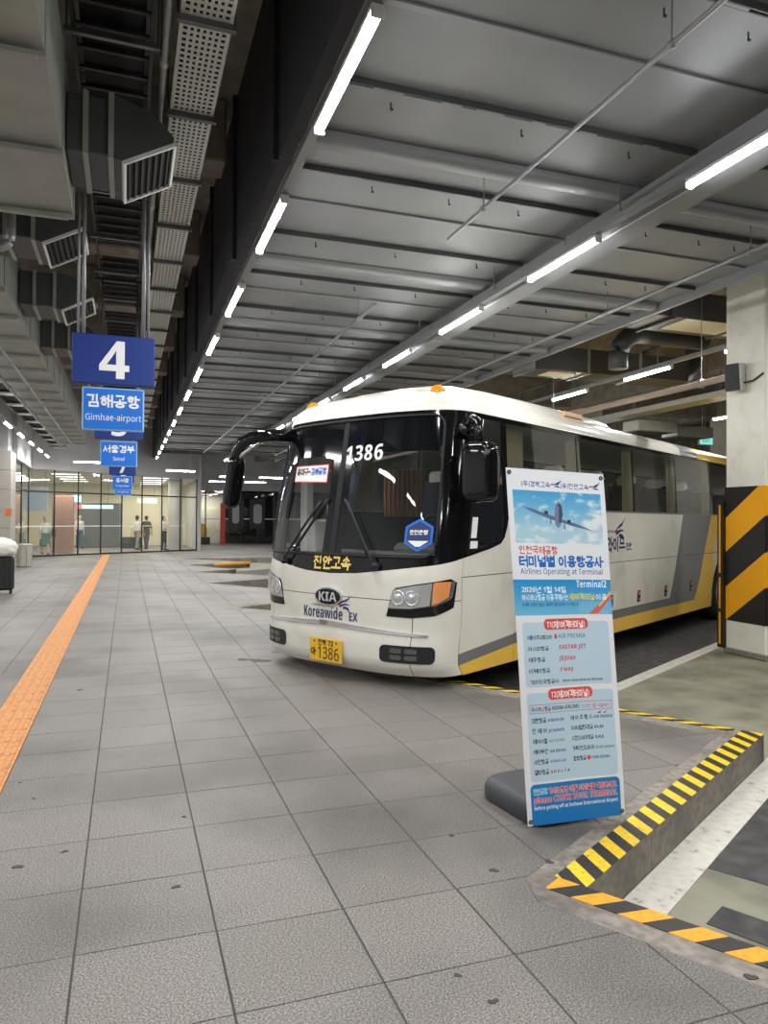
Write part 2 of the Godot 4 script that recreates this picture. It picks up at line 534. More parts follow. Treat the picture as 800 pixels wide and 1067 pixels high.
# ------------------------------------------------------------------ painting a print into an image
func tri_fill(im: Image, a: Vector2, b: Vector2, c: Vector2, col: Color) -> void:
	var y0 := maxi(0, int(floor(minf(a.y, minf(b.y, c.y)) + 0.5)))
	var y1 := mini(im.get_height() - 1, int(floor(maxf(a.y, maxf(b.y, c.y)) - 0.5)))
	for y in range(y0, y1 + 1):
		var yy := y + 0.5
		var lo := 1e9
		var hi := -1e9
		for e in [[a, b], [b, c], [c, a]]:
			var p: Vector2 = e[0]
			var q: Vector2 = e[1]
			if (p.y <= yy) != (q.y <= yy):
				var x := p.x + (q.x - p.x) * (yy - p.y) / (q.y - p.y)
				lo = minf(lo, x); hi = maxf(hi, x)
		var xa := maxi(0, int(round(lo)))
		var xb := mini(im.get_width(), int(round(hi)))
		if xb > xa: im.fill_rect(Rect2i(xa, y, xb - xa, 1), col)

func poly_fill(im: Image, poly: PackedVector2Array, col: Color) -> void:
	var t := Geometry2D.triangulate_polygon(poly)
	for i in range(0, t.size(), 3): tri_fill(im, poly[t[i]], poly[t[i + 1]], poly[t[i + 2]], col)

func print_text(im: Image, text: String, x: float, y: float, s: float, col: Color, bold := false, weight := 0.1, align := 0.0, slope := 0.0, max_w := 0.0) -> void:
	var t := text_tris(text, s, bold, weight)
	var k := 1.0
	if max_w > 0.0: k = max_w / t[1]
	var pts: PackedVector2Array = t[0]
	for i in range(0, pts.size() - 2, 3):
		var q := []
		for j in 3:
			var p := pts[i + j]
			q.append(Vector2(x + (p.x - t[1] * align) * k, y - p.y))
		tri_fill(im, q[0], q[1], q[2], col)

const LED_GLOW := 38.0
const LED_E := 3.0
const EXPOSURE := 1.3

# ------------------------------------------------------------------ scene
func _ready() -> void:
	# camera
	var cam := Camera3D.new()
	cam.name = "camera"
	var yaw := deg_to_rad(19.3)
	var pitch := deg_to_rad(0.65)
	var roll := deg_to_rad(0.35)
	var fw := Vector3(sin(yaw) * cos(pitch), sin(pitch), -cos(yaw) * cos(pitch))
	var r0 := Vector3(cos(yaw), 0, sin(yaw))
	var u0 := r0.cross(fw)
	var rr := r0 * cos(roll) + u0 * sin(roll)
	var uu := -r0 * sin(roll) + u0 * cos(roll)
	cam.transform = Transform3D(Basis(rr, uu, -fw), Vector3(0, 1.565, 0))
	cam.fov = rad_to_deg(2.0 * atan(533.5 / 765.0))
	cam.near = 0.05
	cam.far = 300.0
	add_child(cam)
	cam.current = true
	# air outside: night, no sky light in a closed hall
	var we := WorldEnvironment.new()
	we.name = "environment"
	var env := Environment.new()
	env.background_mode = Environment.BG_COLOR
	env.background_color = Color8(6, 7, 9)
	env.tonemap_mode = Environment.TONE_MAPPER_LINEAR
	env.tonemap_exposure = EXPOSURE
	env.sdfgi_enabled = true
	env.ssao_enabled = true
	env.ssil_enabled = true
	we.environment = env
	add_child(we)
	make_materials()
	platform()
	roads()
	shell()
	ceiling_panels()
	far_glass()
	storefront()
	pillar()
	tube_lights()
	left_services()
	right_services()
	bus()
	banner()
	signs()
	small_things()

var plat := PackedVector2Array()
var tooth := []

func platform() -> void:
	tooth = [[Vector2(1.87, 2.75), Vector2(4.2, 1.27)], [Vector2(1.87, -2.69), Vector2(4.46, -4.21)], [Vector2(1.87, -8.61), Vector2(4.46, -10.13)], [Vector2(1.87, -13.2), Vector2(4.46, -14.72)], [Vector2(1.9, -18.45), Vector2(4.46, -19.95)], [Vector2(1.9, -22.4), Vector2(3.26, -23.3)], [Vector2(2.0, -25.9), Vector2(4.3, -27.2)], [Vector2(2.1, -30.1), Vector2(16.0, -30.1)]]
	plat.append(Vector2(-7.0, 9.0))
	plat.append(Vector2(1.87, 9.0))
	for t in tooth:
		plat.append(t[0]); plat.append(t[1])
	plat.append(Vector2(16.0, -50.0))
	plat.append(Vector2(-7.0, -50.0))
	var fl := setting("floor", "grey granite tiled platform with sawtooth edge")
	var st := mb()
	var bed := plat.duplicate()
	if Geometry2D.is_polygon_clockwise(bed): bed.reverse()
	slab(st, Geometry2D.offset_polygon(bed, -0.03)[0], -0.3, -0.006)
	obj("bed", st, M.mortar, fl)
	# kerb stones along the sawtooth
	var ccw := plat.duplicate()
	if Geometry2D.is_polygon_clockwise(ccw): ccw.reverse()
	var inner: PackedVector2Array = Geometry2D.offset_polygon(ccw, -0.24)[0]
	for i in tooth.size():
		var pts := [tooth[i][0], tooth[i][1]]
		if i + 1 < tooth.size(): pts.append(tooth[i + 1][0])
		for k in pts.size() - 1:
			var a: Vector2 = pts[k]
			var b: Vector2 = pts[k + 1]
			var d := (b - a).normalized()
			var nrm := Vector2(-d.y, d.x)
			var ea := a - d * 0.35
			var eb := b + d * 0.35
			var band := PackedVector2Array([ea - nrm * 0.02, eb - nrm * 0.02, eb + nrm * 0.3, ea + nrm * 0.3])
			if not Geometry2D.is_point_in_polygon((a + b) / 2 + nrm * 0.1, plat):
				band = PackedVector2Array([ea + nrm * 0.02, eb + nrm * 0.02, eb - nrm * 0.3, ea - nrm * 0.3])
			# keep only what lies between the edge and the tiles; cut into stones of a metre
			var nst := int(ceil((b - a).length() / 1.0))
			if i > 4 or i == 0: nst = 1
			for j in nst:
				var pa := a + (b - a) * (float(j) / nst) + d * (0.002 if j > 0 else -0.4)
				var pb := a + (b - a) * (float(j + 1) / nst) + d * (-0.002 if j < nst - 1 else 0.4)
				var piece := PackedVector2Array([pa - nrm * 0.5, pb - nrm * 0.5, pb + nrm * 0.5, pa + nrm * 0.5])
				for q in Geometry2D.intersect_polygons(band, piece):
					for q2 in Geometry2D.intersect_polygons(q, plat):
						for q3 in Geometry2D.clip_polygons(q2, inner):
							if q3.size() < 3: continue
							var s2 := mb()
							slab(s2, q3, -0.29, 0.0 if k == 0 else -0.0005)
							obj("kerb_stone", s2, M.kerb, fl)
	# tiles
	var full := tile_mesh(PackedVector2Array([Vector2(-0.2477, -0.249), Vector2(0.2477, -0.249), Vector2(0.2477, 0.249), Vector2(-0.2477, 0.249)]))
	var rng := RandomNumberGenerator.new()
	rng.seed = 5
	var near := []
	var rest := []
	for xi in range(-14, 33):
		for zi in range(-20, 98):
			var c := Vector2(0.337 + 0.5 * xi + 0.25, -2.36 - 0.5 * zi + 0.25)
			if c.x > -7.0 and c.x < 16.0 and c.y < 8.9 and c.y > -49.8:
				if c.x > -1.163 and c.x < -0.663 and c.y < 9.0 and c.y > -33.9: continue
				near.append(c)
	var cam_x := Vector2(cos(deg_to_rad(19.3)), sin(deg_to_rad(19.3)))
	var cam_f := Vector2(sin(deg_to_rad(19.3)), -cos(deg_to_rad(19.3)))
	near.sort_custom(func(a, b): return a.length() < b.length())
	var count := 0
	var heap := [mb(), mb(), mb()]
	var heaped := [0, 0, 0]
	for c in near:
		var sq := PackedVector2Array([c + Vector2(-0.248, -0.248), c + Vector2(0.248, -0.248), c + Vector2(0.248, 0.248), c + Vector2(-0.248, 0.248)])
		var inside := true
		var any := false
		for p in sq:
			if Geometry2D.is_point_in_polygon(p, inner): any = true
			else: inside = false
		var polys := [sq]
		if not inside:
			polys = Geometry2D.intersect_polygons(sq, inner)
		var dep: float = c.dot(cam_f)
		var seen: bool = dep > 1.9 and absf(c.dot(cam_x) / dep) < 0.6
		var behind_bus: bool = (c - Vector2(1.9, -7.1)).dot(DA) > 0.2 and (c - Vector2(1.9, -7.1)).dot(DB) < 1.0
		var k := rng.randi() % 3
		for pl in polys:
			if pl.size() < 3: continue
			var area := 0.0
			for i in pl.size(): area += pl[i].cross(pl[(i + 1) % pl.size()]) * 0.5
			if absf(area) < 0.004: continue
			if seen and not behind_bus and count < 292:
				count += 1
				var o: MeshInstance3D
				if inside:
					o = inst("tile", full, M.tiles[k], fl)
					o.position = Vector3(c.x, 0, c.y)
				else:
					o = inst("tile", tile_mesh(pl), M.tiles[k], fl)
				o.rotation = Vector3(rng.randf_range(-0.002, 0.002), 0, rng.randf_range(-0.002, 0.002)) if inside else Vector3.ZERO
			else:
				tile_into(heap[k], pl)
				heaped[k] += 1
	for k in 3:
		var o := obj("tile_field", heap[k], M.tiles[k], fl)
		o.set_meta("kind", "stuff")
	# chewing gum and damp patches trodden into the tiles
	for g in [[444, 570, 0.018], [427, 735, 0.024], [52, 688, 0.03], [163, 652, 0.02], [195, 270, 0.04], [88, 527, 0.012], [56, 490, 0.012], [545, 275, 0.012]]:
		blot(fl, px(g[0] * 0.438, 600 + g[1] * 0.438), g[2], "gum_spot", M.gum, rng)
	for g in [[516, 905, 0.028], [472, 869, 0.022], [516, 1040, 0.022], [479, 1013, 0.018], [782, 1015, 0.03], [573, 896, 0.03]]:
		blot(fl, px(g[0], g[1]), g[2], "gum_spot", M.gum, rng)
	blot(fl, px(255, 687), 0.11, "damp_patch", M.damp, rng)
	blot(fl, px(272, 688), 0.16, "damp_patch", M.damp, rng)
	# tactile strip
	var tp := thing("tactile_paving", "orange ribbed tactile paving strip running along the platform", "tactile paving", Vector3(-0.813, 0, 0))
	var tm := mb()
	box(tm, Vector3(0, -0.002, 0), Vector3(0.297, 0.008, 0.296))
	for i in 4:
		var x := -0.1125 + 0.075 * i
		var w := 0.021
		quad(tm, Vector3(x - w, 0.002, 0.142), Vector3(x - w + 0.007, 0.0105, 0.136), Vector3(x - w + 0.007, 0.0105, -0.136), Vector3(x - w, 0.002, -0.142))
		quad(tm, Vector3(x + w - 0.007, 0.0105, 0.136), Vector3(x + w, 0.002, 0.142), Vector3(x + w, 0.002, -0.142), Vector3(x + w - 0.007, 0.0105, -0.136))
		quad(tm, Vector3(x - w + 0.007, 0.0105, 0.136), Vector3(x + w - 0.007, 0.0105, 0.136), Vector3(x + w - 0.007, 0.0105, -0.136), Vector3(x - w + 0.007, 0.0105, -0.136))
		quad(tm, Vector3(x - w, 0.002, 0.142), Vector3(x + w, 0.002, 0.142), Vector3(x + w - 0.007, 0.0105, 0.136), Vector3(x - w + 0.007, 0.0105, 0.136))
		quad(tm, Vector3(x + w, 0.002, -0.142), Vector3(x - w, 0.002, -0.142), Vector3(x - w + 0.007, 0.0105, -0.136), Vector3(x + w - 0.007, 0.0105, -0.136))
	var tme := meshed(tm)
	for i in 114:
		var o := inst("tactile_tile", tme, M.tactile, tp)
		o.position = Vector3(0, 0, 0.15 - 0.3 * i)
	var fill := mb()
	box(fill, Vector3(-0.25, -0.005, -17.0), Vector3(0.196, 0.01, 34.3))
	obj("filler_strip", fill, M.tiles[0], tp)
	# hazard tapes
	tape("hazard_tape", "yellow and black hazard tape along the kerb edge beside the banner stand", tooth[1][0], tooth[1][1], 0.15, M.tape_y, 0.172, 0.75)
	tape("hazard_tape", "orange and black hazard tape on the platform edge at the lower right", tooth[1][0] - DB * 0.13, tooth[0][1], 0.12, M.tape_o, 0.2, -0.7)
	tape("hazard_tape", "yellow and black hazard tape running behind the banner stand to the bus", tooth[2][0], tooth[1][1] - DB * 0.2, 0.09, M.tape_y, 0.2, -1.3)

func px(x: float, y: float) -> Vector2:   # where a spot of the floor lies, for the stains
	var yaw := deg_to_rad(19.3)
	var cp := Vector2(sin(yaw), -cos(yaw))
	var cr := Vector2(cos(yaw), sin(yaw))
	var dy := (y - 533.5 - 765.0 * tan(deg_to_rad(0.65)) - (x - 400) * 0.0061) / 765.0
	var dep := 1.565 / dy
	return cp * dep + cr * dep * (x - 400.0) / 765.0

func blot(parent: Node, c: Vector2, r: float, called: String, m: Material, rng: RandomNumberGenerator) -> void:
	var p := PackedVector2Array()
	for i in 18:
		var a := -TAU * i / 18
		p.append(c + Vector2(cos(a) * 1.25, sin(a)) * r * (0.55 + 0.14 * sin(a * 2.0 + c.x * 40.0) + 0.1 * sin(a * 3.0 + c.y * 60.0) + rng.randf_range(-0.04, 0.04)))
	var st := mb()
	slab(st, p, 0.0, 0.0022)
	obj(called, st, m, parent)

func tile_into(st: SurfaceTool, pl: PackedVector2Array) -> void:
	if Geometry2D.is_polygon_clockwise(pl):
		pl = pl.duplicate(); pl.reverse()
	var top := pl
	var shr := Geometry2D.offset_polygon(pl, -0.003)
	if shr.size() and shr[0].size() == pl.size(): top = shr[0]
	var c := Vector2.ZERO
	for p in pl: c += p / pl.size()
	top = PackedVector2Array()
	for p in pl: top.append(p + (c - p).normalized() * 0.003)
	var t := Geometry2D.triangulate_polygon(top)
	for i in range(0, t.size(), 3):
		tri(st, Vector3(top[t[i]].x, 0, top[t[i]].y), Vector3(top[t[i + 1]].x, 0, top[t[i + 1]].y), Vector3(top[t[i + 2]].x, 0, top[t[i + 2]].y))
	for i in pl.size():
		var j := (i + 1) % pl.size()
		quad(st, Vector3(pl[i].x, -0.006, pl[i].y), Vector3(pl[j].x, -0.006, pl[j].y), Vector3(top[j].x, 0, top[j].y), Vector3(top[i].x, 0, top[i].y))

func tile_mesh(pl: PackedVector2Array) -> ArrayMesh:
	var st := mb()
	tile_into(st, pl)
	return meshed(st)

func tape(called: String, label: String, a: Vector2, b: Vector2, w: float, ym: Material, period: float, slant: float) -> void:
	var t := thing(called, label, "tape", Vector3(a.x, 0, a.y), 0.0)
	var d := (b - a).normalized()
	var n := Vector2(-d.y, d.x)
	if not Geometry2D.is_point_in_polygon((a + b) / 2 + n * 0.05, plat): n = -n
	var ln := (b - a).length()
	var rect := PackedVector2Array([Vector2(0, 0), Vector2(ln, 0), Vector2(ln, w), Vector2(0, w)])
	var i := -4
	while i * period * 0.5 < ln + 2 * w:
		var x0 := i * period * 0.5
		var x1 := x0 + period * 0.5
		var band := PackedVector2Array([Vector2(x0, 0), Vector2(x1, 0), Vector2(x1 + slant * w, w), Vector2(x0 + slant * w, w)])
		for q in Geometry2D.intersect_polygons(band, rect):
			var pl := PackedVector2Array()
			for p in q: pl.append(d * p.x + n * p.y)
			var st := mb()
			slab(st, pl, -0.001, 0.0025)
			obj("yellow_stripe" if i % 2 == 0 else "black_stripe", st, ym if i % 2 == 0 else M.tape_k, t)
		i += 1

func strip(a: Vector2, b: Vector2, w: float) -> PackedVector2Array:
	var d := (b - a).normalized()
	var n := Vector2(-d.y, d.x) * w * 0.5
	return PackedVector2Array([a - n, b - n, b + n, a + n])

func roads() -> void:
	var fl := setting("floor_road", "bus bay roadway below the platform")
	var st := mb()
	slab(st, PackedVector2Array([Vector2(1.0, 9), Vector2(26, 9), Vector2(26, -50), Vector2(1.0, -50)]), -0.4, -0.2)
	obj("concrete_floor", st, M.road, fl)
	# asphalt of the bays; each bay lies between white lines running along the bay direction
	var lat := func(l: float, f: float) -> Vector2: return DB * l + DA * f
	var k := 0
	for span in [[-3.1, -7.0], [-8.0, -11.3], [-12.5, -15.6], [-16.8, -20.0], [-1.22, 2.6]]:
		var s := mb()
		slab(s, PackedVector2Array([lat.call(span[0], 0.0 if k < 4 else 3.95), lat.call(span[0], 20.0), lat.call(span[1], 20.0), lat.call(span[1], 0.0 if k < 4 else 3.95)]), -0.2, -0.197)
		obj("asphalt_bay", s, M.asphalt, fl)
		k += 1
	# near bay: asphalt from the white line at the kerb foot
	for l in [[-3.15, 5.9, 20.0, 0.16], [-7.1, 5.0, 20.0, 0.14], [-8.0, 5.0, 20.0, 0.14], [-11.4, 5.0, 20.0, 0.14]]:
		var s := mb()
		slab(s, strip(lat.call(l[0], l[1]), lat.call(l[0], l[2]), l[3]), -0.2, -0.194)
		obj("white_line", s, M.lane, fl)
	var s2 := mb()
	slab(s2, strip(Vector2(1.93, -2.6), Vector2(9.5, -7.06), 0.2), -0.2, -0.194)
	obj("white_line", s2, M.lane, fl)
	var s3 := mb()
	slab(s3, strip(lat.call(-1.0, 3.5), lat.call(0.55, 3.42), 0.2), -0.2, -0.196)
	slab(s3, strip(lat.call(-0.3, 3.0), lat.call(1.2, 2.95), 0.18), -0.2, -0.196)
	obj("asphalt_patch", s3, M.asphalt, fl)
	var s4 := mb()
	slab(s4, strip(tooth[6][0] + Vector2(0.9, -0.55), tooth[6][1], 0.16), -0.07, 0.006)
	obj("yellow_kerb", s4, M.tape_o, fl)

func wallbox(called: String, label: String, c: Vector3, s: Vector3, m: Material) -> MeshInstance3D:
	var st := mb()
	box(st, c, s)
	var o := inst(called, meshed(st), m)
	o.set_meta("kind", "structure")
	o.set_meta("label", label)
	return o

func shell() -> void:
	wallbox("wall_back", "plain grey wall behind the camera", Vector3(9.5, 3.0, 9.15), Vector3(33.3, 7, 0.3), M.wall)
	wallbox("wall_right", "dark concrete wall beyond the parking bays", Vector3(26.15, 3.0, -20.5), Vector3(0.3, 7, 59.3), M.conc)
	wallbox("wall_far", "concrete wall at the far end of the hall", Vector3(9.5, 3.0, -50.15), Vector3(33.3, 7, 0.3), M.wall)
	wallbox("wall_left", "light grey wall along the left of the platform", Vector3(-5.15, 3.0, -9.2), Vector3(0.3, 7, 36.4), M.wall)
	# slabs
	wallbox("ceiling_slab", "dark concrete soffit high above the platform", Vector3(9.5, 6.35, -20.5), Vector3(33.6, 0.3, 59.6), M.conc)
	var be := setting("ceiling_beams", "concrete beams under the soffit above the platform")
	for i in 13:
		var st := mb()
		cbox(st, Vector3(-2.0, 5.85, 4.0 - 3.1 * i), Vector3(6.0, 0.7, 0.45), 0.02)
		obj("beam", st, M.conc, be)
	# dark upstand beside the first row of lamps
	var up := wallbox("wall_upstand", "dark upstand between the platform soffit and the metal ceiling", Vector3(1.15, 5.3, -13.5), Vector3(0.1, 1.8, 44.6), M.dark_wall)
	var st2 := mb()
	for i in 18:
		box(st2, Vector3(1.08, 5.3, 6.0 - 2.35 * i), Vector3(0.05, 1.8, 0.08))
	obj("stiffener", st2, M.dark_wall, up)

func ceiling_panels() -> void:
	var ce := setting("ceiling", "light grey metal panel ceiling with cross ribs")
	# repeating run of a wide rounded beam, a slotted rail, a thin joint rail and a slotted rail
	var spans := [[1.22, 4.42], [4.42, 6.95]]
	var rng := RandomNumberGenerator.new()
	rng.seed = 12
	var hk := mb()
	box(hk, Vector3(0, -0.02, 0), Vector3(0.008, 0.05, 0.008))
	box(hk, Vector3(0.006, -0.045, 0), Vector3(0.02, 0.012, 0.012))
	var hke := meshed(hk)
	for sp in spans:
		var x0: float = sp[0]
		var x1: float = sp[1]
		var w := x1 - x0
		var xm := (x0 + x1) / 2
		var pms := {}
		for len in [0.52, 0.68, 0.8]:
			var h: float = len / 2 - 0.004
			var pm := mb()
			var prof := [Vector2(h, 0.016), Vector2(h - 0.006, 0.004), Vector2(0.06, 0.002), Vector2(0.054, 0.011), Vector2(-h + 0.006, 0.008), Vector2(-h, 0.016)]
			for i in prof.size() - 1:
				var a: Vector2 = prof[i]
				var b: Vector2 = prof[i + 1]
				quad(pm, Vector3(x0, a.y, a.x), Vector3(x1, a.y, a.x), Vector3(x1, b.y, b.x), Vector3(x0, b.y, b.x))
			quad(pm, Vector3(x0, 0.05, h), Vector3(x1, 0.05, h), Vector3(x1, 0.05, -h), Vector3(x0, 0.05, -h))
			pms[len] = meshed(pm)
		var wm := mb(false)
		var ring := []
		for i in 13:
			var a := PI * i / 12
			ring.append(Vector2(cos(a) * 0.1, -0.09 * pow(sin(a), 0.6)))
		for i in 12:
			quad(wm, Vector3(x0 + 0.06, ring[i].y, ring[i].x), Vector3(x1 - 0.06, ring[i].y, ring[i].x), Vector3(x1 - 0.06, ring[i + 1].y, ring[i + 1].x), Vector3(x0 + 0.06, ring[i + 1].y, ring[i + 1].x))
		var wme := meshed(wm)
		var sm := mb()
		box(sm, Vector3(xm, -0.022, 0.02), Vector3(w - 0.12, 0.044, 0.012))
		box(sm, Vector3(xm, -0.012, -0.03), Vector3(w - 0.12, 0.024, 0.012))
		box(sm, Vector3(xm, -0.004, 0.0), Vector3(w - 0.12, 0.006, 0.05))
		var sme := meshed(sm)
		var tm := mb()
		box(tm, Vector3(xm, -0.008, 0), Vector3(w - 0.12, 0.016, 0.05))
		var tme := meshed(tm)
		for k in range(-4, 10):
			var zb := -5.6 - 2.8 * k
			for e in [["round_beam", 0.0, wme, 0.52], ["slotted_rail", 0.52, sme, 0.68], ["joint_rail", 1.2, tme, 0.8], ["slotted_rail", 2.0, sme, 0.8]]:
				var z: float = zb - e[1]
				var r := inst(e[0], e[2], M.galv_dark if e[0] == "slotted_rail" else M.rib, ce)
				r.position = Vector3(0, 4.6, z)
				inst("panel", pms[e[3]], M.ceil, ce).position = Vector3(0, 4.6, z - e[3] / 2)
				if e[0] == "slotted_rail":
					var dm := mb()
					var x := x0 + rng.randf_range(0.2, 0.5)
					while x < x1 - 0.3:
						box(dm, Vector3(x, -0.03, -0.005), Vector3(rng.randf_range(0.08, 0.24), 0.006, 0.03))
						x += rng.randf_range(0.3, 0.6)
					var d := obj("rail_clips", dm, M.ceil, r)
					d.set_meta("kind", "stuff")
					for q in 3:
						inst("hook", hke, M.black_metal, ce).position = Vector3(x0 + w * (0.22 + 0.28 * q + rng.randf_range(-0.05, 0.05)), 4.6, z - 0.2)
	# dark closing plate above so that no light leaks from the void
	var st := mb()
	box(st, Vector3(4.1, 4.72, -15.8), Vector3(5.8, 0.04, 41.2))
	obj("deck", st, M.dark_wall, ce)
	var st2 := mb()
	box(st2, Vector3(6.98, 4.62, -15.8), Vector3(0.06, 0.26, 41.2))
	box(st2, Vector3(1.2, 4.6, -15.8), Vector3(0.06, 0.26, 41.2))
	obj("edge_trim", st2, M.rib, ce)

func far_glass() -> void:
	# glazed corridor wall at the end of the platform
	var w := setting("wall_glass", "glazed wall with dark mullions at the end of the platform")
	var P := [Vector2(-3.728, -32.5), Vector2(-2.834, -33.17), Vector2(-1.954, -33.827), Vector2(-1.074, -34.485), Vector2(-0.214, -35.127), Vector2(0.661, -35.781), Vector2(1.571, -36.461), Vector2(2.462, -37.126), Vector2(3.291, -37.745)]
	var H := 3.55
	var line := [Vector2(-3.62, -27.2), Vector2(-3.66, -29.8)] + P
	for i in line.size():
		var p: Vector2 = line[i]
		var st := mb()
		cbox(st, Vector3(p.x, H / 2, p.y), Vector3(0.06, H, 0.1), 0.008)
		obj("mullion", st, M.mullion, w)
		if i + 1 < line.size():
			var q: Vector2 = line[i + 1]
			var d := (q - p).normalized()
			var ctr := (p + q) / 2
			var bs := Basis(Vector3(d.x, 0, d.y), Vector3.UP, Vector3(-d.y, 0, d.x))
			var ln := (q - p).length() - 0.06
			for yy in [[0.06, 2.62], [2.68, H]]:
				var s2 := mb()
				box(s2, Vector3(ctr.x, (yy[0] + yy[1]) / 2, ctr.y), Vector3(ln, yy[1] - yy[0], 0.012), bs)
				obj("pane", s2, M.pane, w)
			var s3 := mb()
			box(s3, Vector3(ctr.x, 2.65, ctr.y), Vector3(ln, 0.06, 0.06), bs)
			box(s3, Vector3(ctr.x, 0.03, ctr.y), Vector3(ln, 0.06, 0.06), bs)
			obj("transom", s3, M.mullion, w)
			var s4 := mb()
			box(s4, Vector3(ctr.x, 1.24, ctr.y), Vector3(ln, 0.035, 0.02), bs)
			obj("white_band", s4, M.offwhite, w)
	# fascia above the glass
	var fs := setting("wall_fascia", "light grey fascia above the glazed wall")
	for i in line.size() - 1:
		var p: Vector2 = line[i]
		var q: Vector2 = line[i + 1]
		if i > 1: q = line[-1]
		var d := (q - p).normalized()
		var ctr := (p + q) / 2
		var bs := Basis(Vector3(d.x, 0, d.y), Vector3.UP, Vector3(-d.y, 0, d.x))
		var st := mb()
		box(st, Vector3(ctr.x, H + 1.35, ctr.y), Vector3((q - p).length() + 0.05, 2.7, 0.3), bs)
		obj("fascia_panel", st, M.wall, fs)
		if i > 1: break
	# end return of the corridor block on the right
	wallbox("wall_return", "grey return wall at the right end of the glazed wall", Vector3(3.42, 3.1, -41.6), Vector3(0.15, 6.2, 7.9), M.wall)
	wallbox("wall_corridor", "cream back wall of the lit corridor behind the glass", Vector3(-1.5, 1.9, -46.0), Vector3(10.5, 3.8, 0.2), M.beige)
	wallbox("wall_corridor_side", "cream side wall of the lit corridor behind the glass", Vector3(-6.4, 1.9, -37.0), Vector3(0.2, 3.8, 20.0), M.beige)
	var cpoly := PackedVector2Array([Vector2(-6.3, -27.2)])
	for q in line: cpoly.append(q)
	cpoly.append(Vector2(3.36, -45.9)); cpoly.append(Vector2(-6.3, -45.9))
	var cst := mb()
	slab(cst, cpoly, 3.58, 3.7, true)
	tag(obj("ceiling_corridor", cst, M.offwhite), "white ceiling of the lit corridor behind the glass", "", "", "structure")
	# stone clad column at the left edge of the picture
	var col := setting("wall_column", "stone clad column at the left end of the glazed wall")
	for i in 6:
		var st := mb()
		cbox(st, Vector3(-4.25, 0.31 + 0.62 * i, -26.6), Vector3(1.5, 0.612, 1.1), 0.006)
		obj("stone_panel", st, M.stone, col)
	var st5 := mb()
	box(st5, Vector3(-4.3, 4.95, -26.6), Vector3(1.4, 2.6, 1.0))
	obj("upper_wall", st5, M.wall, col)
	# corridor contents
	var lamp_n := 0
	for cx in [-2.6, 1.3]:
		for k in 4:
			var t := thing("ceiling_panel_light", "flat bright ceiling light in the corridor, %s from the glass in the %s line" % [ORD[k], "left" if cx < 0 else "right"], "ceiling light", Vector3(cx, 3.6, -37.0 - 2.2 * k + cx * -0.4), 0, "corridor ceiling lights")
			var st := mb()
			cbox(st, Vector3(0, -0.01, 0), Vector3(1.3, 0.06, 0.34), 0.01)
			obj("housing", st, M.white_metal, t)
			var s2 := mb()
			box(s2, Vector3(0, -0.045, 0), Vector3(1.2, 0.01, 0.26))
			obj("diffuser", s2, M.led_soft, t)
			var l := AreaLight3D.new()
			l.name = "panel_lamp"
			l.area_size = Vector2(1.2, 0.26)
			l.light_energy = 5.0
			l.light_color = Color8(255, 248, 226)
			l.area_range = 40.0
			l.shadow_enabled = true
			l.position = Vector3(0, -0.06, 0)
			l.rotation.x = -PI / 2
			t.add_child(l)
			lamp_n += 1
	var s := mb()
	cbox(s, Vector3.ZERO + Vector3(0, 1.3, 0), Vector3(0.9, 2.6, 0.5), 0.02)
	tag(obj("wood_cabinet", s, mat(Color8(168, 128, 112), 0.7)), "brown pink tall cabinet standing in the corridor behind the glass", "cabinet")
	get_node("wood_cabinet").position = Vector3(-2.75, 0, -36.6)
	s = mb(false)
	lathe(s, [Vector2(0.35, 0), Vector2(0.35, 3.6)], Vector3(2.35, 0, -39.2), Vector3.UP, 24)
	var rc := obj("wall_round_column", s, M.wall)
	tag(rc, "round grey column inside the corridor near its right end", "", "", "structure")
	hang_board("corridor_sign", "lit white and cyan sign board with pink end in the corridor", Vector3(-1.5, 2.15, -39.6), Vector3(1.7, 0.2, 0.1), [[-0.85, -0.62, M.pink_lit], [-0.6, 0.85, M.cyan_lit]])
	hang_board("corridor_sign", "small blue and white hanging sign near the right people in the corridor", Vector3(0.95, 2.45, -38.4), Vector3(0.95, 0.26, 0.08), [[-0.45, 0.1, M.sign_white], [0.15, 0.45, M.cyan_lit]])
	hang_board("corridor_screen", "small blue screen hanging high at the left of the corridor", Vector3(-2.25, 2.5, -37.6), Vector3(0.42, 0.34, 0.08), [[-0.19, 0.19, M.cyan_lit]])
	hang_board("corridor_poster", "pale poster board with a dark emblem in the left corridor bay", Vector3(-3.6, 2.35, -34.6), Vector3(0.8, 1.1, 0.06), [[-0.36, 0.36, mat(Color8(176, 190, 204), 0.6)]])
	s = mb()
	cbox(s, Vector3(0, 1.2, 0), Vector3(2.2, 2.4, 0.4), 0.02)
	var kiosk := obj("dark_shop_front", s, mat(Color8(92, 95, 96), 0.5))
	kiosk.position = Vector3(-1.35, 0, -42.5)
	tag(kiosk, "grey unlit shop front at the back of the corridor", "shop front")
	s = mb()
	cbox(s, Vector3(0, 0.3, 0), Vector3(1.1, 0.6, 0.5), 0.03)
	var bench := obj("corridor_bench", s, M.matte_black)
	bench.position = Vector3(0.25, 0, -41.2)
	tag(bench, "dark low bench by the corridor back wall", "bench")

